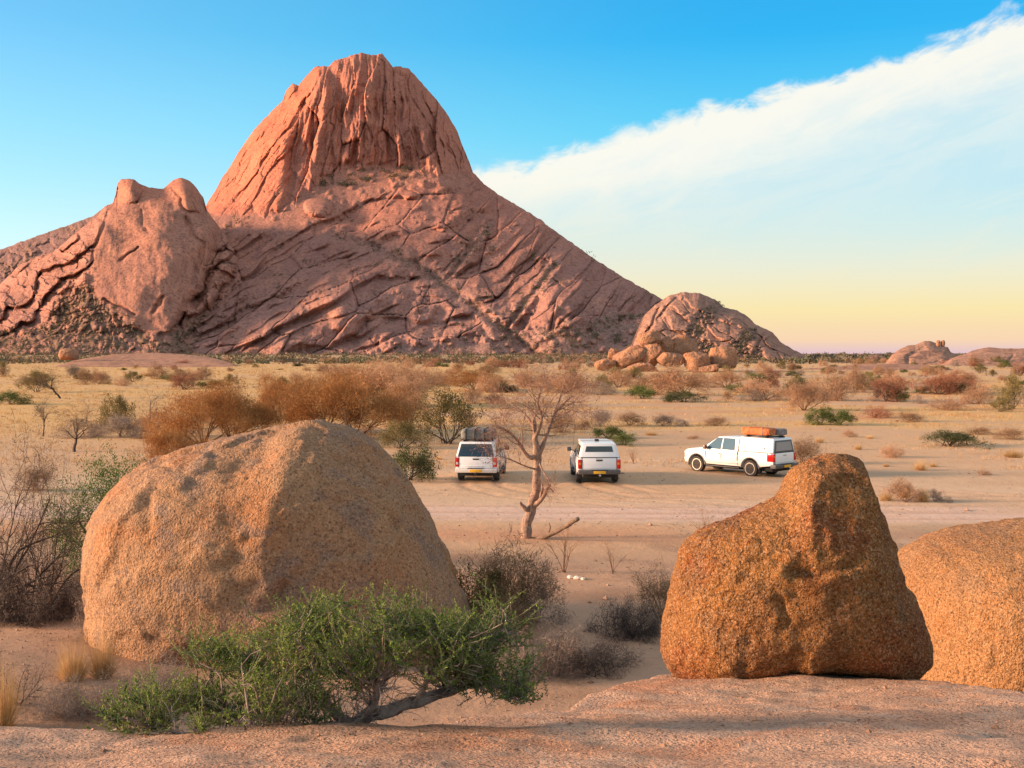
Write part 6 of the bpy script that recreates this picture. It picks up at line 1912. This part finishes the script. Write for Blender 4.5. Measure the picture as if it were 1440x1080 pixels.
def dry_grass():
    rng = np.random.default_rng(5)
    n = 46000
    u = rng.uniform(-40, 1480, n); v = 511 + 150 * rng.uniform(0, 1, n) ** 1.55
    dx, dz = ray(u, v); Y = HC / (-dz); X = dx * Y
    g = fbm2(X / 26, Y / 13, 4, 21) + 0.6 * fbm2(X / 6, Y / 4, 3, 91) + 0.25 * sstep(-X / Y, -0.15, 0.2)
    keep = g > rng.uniform(-0.10, 0.5, n) + 0.22 * (Y < 56)
    X, Y = X[keep], Y[keep]; n = len(X)
    k = 7
    P = np.stack([np.repeat(X, k), np.repeat(Y, k), np.repeat(gz(X, Y), k) - 0.02], -1)
    s = np.repeat(rng.uniform(0.16, 0.42, n) * np.interp(Y, [50, 150, 500], [0.7, 1.1, 1.8]), k)
    P[:, :2] += rng.normal(0, 1, (n * k, 2)) * s[:, None] * 0.5
    D = rdir(rng, n * k, 0); D[:, 2] = np.abs(D[:, 2]) + 0.7
    co, f = needles(P, D, s * rng.uniform(0.6, 1.1, n * k), s * np.repeat(np.interp(Y, [50, 120, 350], [0.05, 0.11, 0.24]), k), rng)
    c = np.array([0.58, 0.35, 0.13])[None] + rng.uniform(-0.1, 0.1, (n, 1)) + rng.uniform(0, 1, (n, 1)) * np.array([[-0.05, -0.02, 0.04]])
    c = np.where(rng.uniform(0, 1, (n, 1)) < 0.2, c * np.array([[0.6, 0.58, 0.62]]), c)
    tint_mesh('dry_grass', co, f, np.repeat(c, 3 * k, 0), V_ATTR, 'short straw coloured grass scattered over the plain', 'grass')
dry_grass()

def scrub_belt():
    rng = np.random.default_rng(6)
    n = 2600
    Y = rng.uniform(620, 1480, n) ; X = (rng.uniform(-40, 1480, n) - CX) / F * Y
    keep = (X / Y > -0.1) | (rng.uniform(0, 1, n) < 0.75); X, Y = X[keep], Y[keep]; n = len(X)
    k = 26
    s = np.repeat(rng.uniform(1.2, 3.0, n), k)
    P = np.stack([np.repeat(X, k), np.repeat(Y, k), np.repeat(gz(X, Y), k)], -1) + rng.normal(0, 1, (n * k, 3)) * s[:, None] * np.array([[0.8, 0.8, 0.35]])
    P[:, 2] = np.maximum(P[:, 2], np.repeat(gz(X, Y), k) - 0.2) + s * 0.3
    co, f = leaves(P, rdir(rng, n * k, 0.2), s * 0.7, s * 0.45, rng)
    base = np.array([[0.09, 0.10, 0.055], [0.13, 0.125, 0.07], [0.22, 0.145, 0.085], [0.16, 0.115, 0.085]])[rng.integers(0, 4, n)]
    c = base * rng.uniform(0.75, 1.25, (n, 1))
    tint_mesh('scrub_belt', co, f, np.repeat(c, 4 * k, 0), V_ATTR, 'belt of far scrub along the foot of the mountain', 'scrub')
scrub_belt()

def mountain_scrub():
    rng = np.random.default_rng(8)
    pts = []
    def pick(M, cond, n):
        U, V, P = M['U'], M['V'], M['P']
        idx = np.argwhere(cond(U, V))
        s = idx[rng.integers(0, len(idx), n)]
        pts.append(P[s[:, 0], s[:, 1]])
    g1 = lambda u, v: np.minimum.reduce([polydist(u, v, GULLY1), polydist(u, v, GULLY2), polydist(u, v, GULLY3), polydist(u, v, GULLY4)]) + 9 * fbm2(u / 18, v / 18, 2, 88)
    pick(M_MAIN, lambda u, v: g1(u, v) < 6, 420)
    pick(M_MAIN, lambda u, v: (v > np.interp(u, [300, 520, 700, 900, 1040], [500, 490, 470, 440, 450])) & (fbm2(u / 22, v / 14, 2, 99) > 0.0), 900)
    pick(M_MAIN, lambda u, v: (np.abs(v - np.interp(u, [440, 520, 600], [262, 246, 246])) < 10) & (u > 450) & (u < 600) & (fbm2(u / 16, v / 12, 2, 55) > 0.05), 150)
    pick(M_MAIN, lambda u, v: (v > 300) & (fbm2(u / 20, v / 20, 3, 57) > 0.42), 260)
    pick(M_LEFT, lambda u, v: (v > np.interp(u, [0, 60, 105, 170, 215, 260, 350], [468, 456, 392, 438, 474, 460, 410])) & (fbm2(u / 16, v / 12, 2, 59) > -0.1), 900)
    pick(M_E, lambda u, v: (np.minimum(polydist(u, v, [(1012, 430), (985, 455), (975, 480), (1000, 495)]), polydist(u, v, [(1055, 470), (1035, 490), (1060, 500)])) < 9), 160)
    C = np.concatenate(pts); n = len(C); k = 16
    s = np.repeat(rng.uniform(0.9, 2.6, n) * (C[:, 1] / 1500), k)
    P = np.repeat(C, k, 0) + rng.normal(0, 1, (n * k, 3)) * s[:, None] * np.array([[0.8, 0.6, 0.5]])
    P[:, 1] -= s * 0.7; P[:, 2] += s * 0.5
    co, f = leaves(P, rdir(rng, n * k, 0.3), s * 0.8, s * 0.5, rng)
    base = np.array([[0.07, 0.085, 0.045], [0.11, 0.11, 0.06], [0.15, 0.12, 0.08]])[rng.integers(0, 3, n)]
    tint_mesh('mountain_scrub', co, f, np.repeat(base * rng.uniform(0.75, 1.3, (n, 1)), 4 * k, 0), V_ATTR, 'dark bushes growing in the gullies and talus of the mountain', 'scrub')
mountain_scrub()

def pebbles():
    rng = np.random.default_rng(9)
    n = 13000
    u = rng.uniform(-20, 1460, n); v = 590 + 430 * rng.uniform(0, 1, n) ** 1.2
    dx, dz = ray(u, v); Y = HC / (-dz); X = dx * Y
    keep = fbm2(X / 4, Y / 4, 3, 15) > rng.uniform(-0.3, 0.5, n); X, Y = X[keep], Y[keep]; n = len(X)
    s = rng.uniform(0.010, 0.032, n) * np.interp(Y, [20, 60], [0.9, 1.7]) * (1 + (rng.uniform(0, 1, n) > 0.96) * 1.6)
    o = np.array([[1, 0, 0], [0, 1, 0], [-1, 0, 0], [0, -1, 0], [0, 0, 0.7], [0, 0, -0.5]], float)
    fo = np.array([[0, 1, 4], [1, 2, 4], [2, 3, 4], [3, 0, 4], [1, 0, 5], [2, 1, 5], [3, 2, 5], [0, 3, 5]])
    co = (o[None] * rng.uniform(0.6, 1.3, (n, 6, 1)) * s[:, None, None] + np.stack([X, Y, gz(X, Y) + s * 0.15], -1)[:, None]).reshape(-1, 3)
    f = (fo[None] + (np.arange(n) * 6)[:, None, None]).reshape(-1, 3)
    c = np.array([0.40, 0.25, 0.17]) * rng.uniform(0.45, 1.35, (n, 1))
    me = mesh_np('pebbles', co, f, False); set_col(me, np.repeat(c, 6, 0))
    ob = obj('pebbles', me, V_ATTR); tag(ob, 'small stones and droppings strewn over the sand', 'pebbles', kind='stuff')
pebbles()

def shelf_grit():
    rng = np.random.default_rng(19)
    n = 2600
    X = rng.uniform(-3.2, 3.6, n); Y = rng.uniform(4.0, 9.9, n)
    k = (fbm2(X * 1.2, Y * 1.2, 3, 5) > rng.uniform(-0.15, 0.6, n)) | ((np.abs(Y - 8.75) < 0.25) & (X > 1.2) & (X < 3.0) & (rng.uniform(0, 1, n) < 0.6))
    k &= Y < np.interp(X, CREST_X, CREST_Y)
    X, Y = X[k], Y[k]; n = len(X)
    s = rng.uniform(0.004, 0.011, n) * (1 + 1.3 * (rng.uniform(0, 1, n) > 0.95))
    o = np.array([[1, 0, 0], [0, 1, 0], [-1, 0, 0], [0, -1, 0], [0, 0, 0.7], [0, 0, -0.5]], float)
    fo = np.array([[0, 1, 4], [1, 2, 4], [2, 3, 4], [3, 0, 4], [1, 0, 5], [2, 1, 5], [3, 2, 5], [0, 3, 5]])
    co = (o[None] * rng.uniform(0.6, 1.3, (n, 6, 1)) * s[:, None, None] + np.stack([X, Y, shelf_z(X, Y) + s * 0.2], -1)[:, None]).reshape(-1, 3)
    f = (fo[None] + (np.arange(n) * 6)[:, None, None]).reshape(-1, 3)
    c = np.array([0.48, 0.28, 0.17]) * rng.uniform(0.4, 1.4, (n, 1))
    me = mesh_np('grit', co, f, False); set_col(me, np.repeat(c, 6, 0))
    tag(obj('grit', me, V_ATTR), 'loose grit and chips lying on the granite shelf', 'grit', kind='stuff')
shelf_grit()

# three pale stones by the slender shrub
for i, (u, v, r) in enumerate([(802, 813, 4), (812, 814, 4.5), (820, 815, 3)]):
    x, y = gnd(u, v); s = r * y / F
    p, fa = ICO[4]
    q = p * np.array([1.2, 1.0, 0.7]) * s * (1 + 0.25 * fbm3(p + i * 3, 1.5, 2, 50 + i))[:, None]
    o = obj('stone', mesh_np('stone', q, fa), plain_mat('pale_stone', (0.72, 0.62, 0.54), 0.8, var=0.15), loc=(x, y, ground_z(x, y) + 0.4 * s))
    tag(o, 'small whitish stone on sand beside the slender leafless shrub', 'stone', 'whitish stones beside the slender shrub')
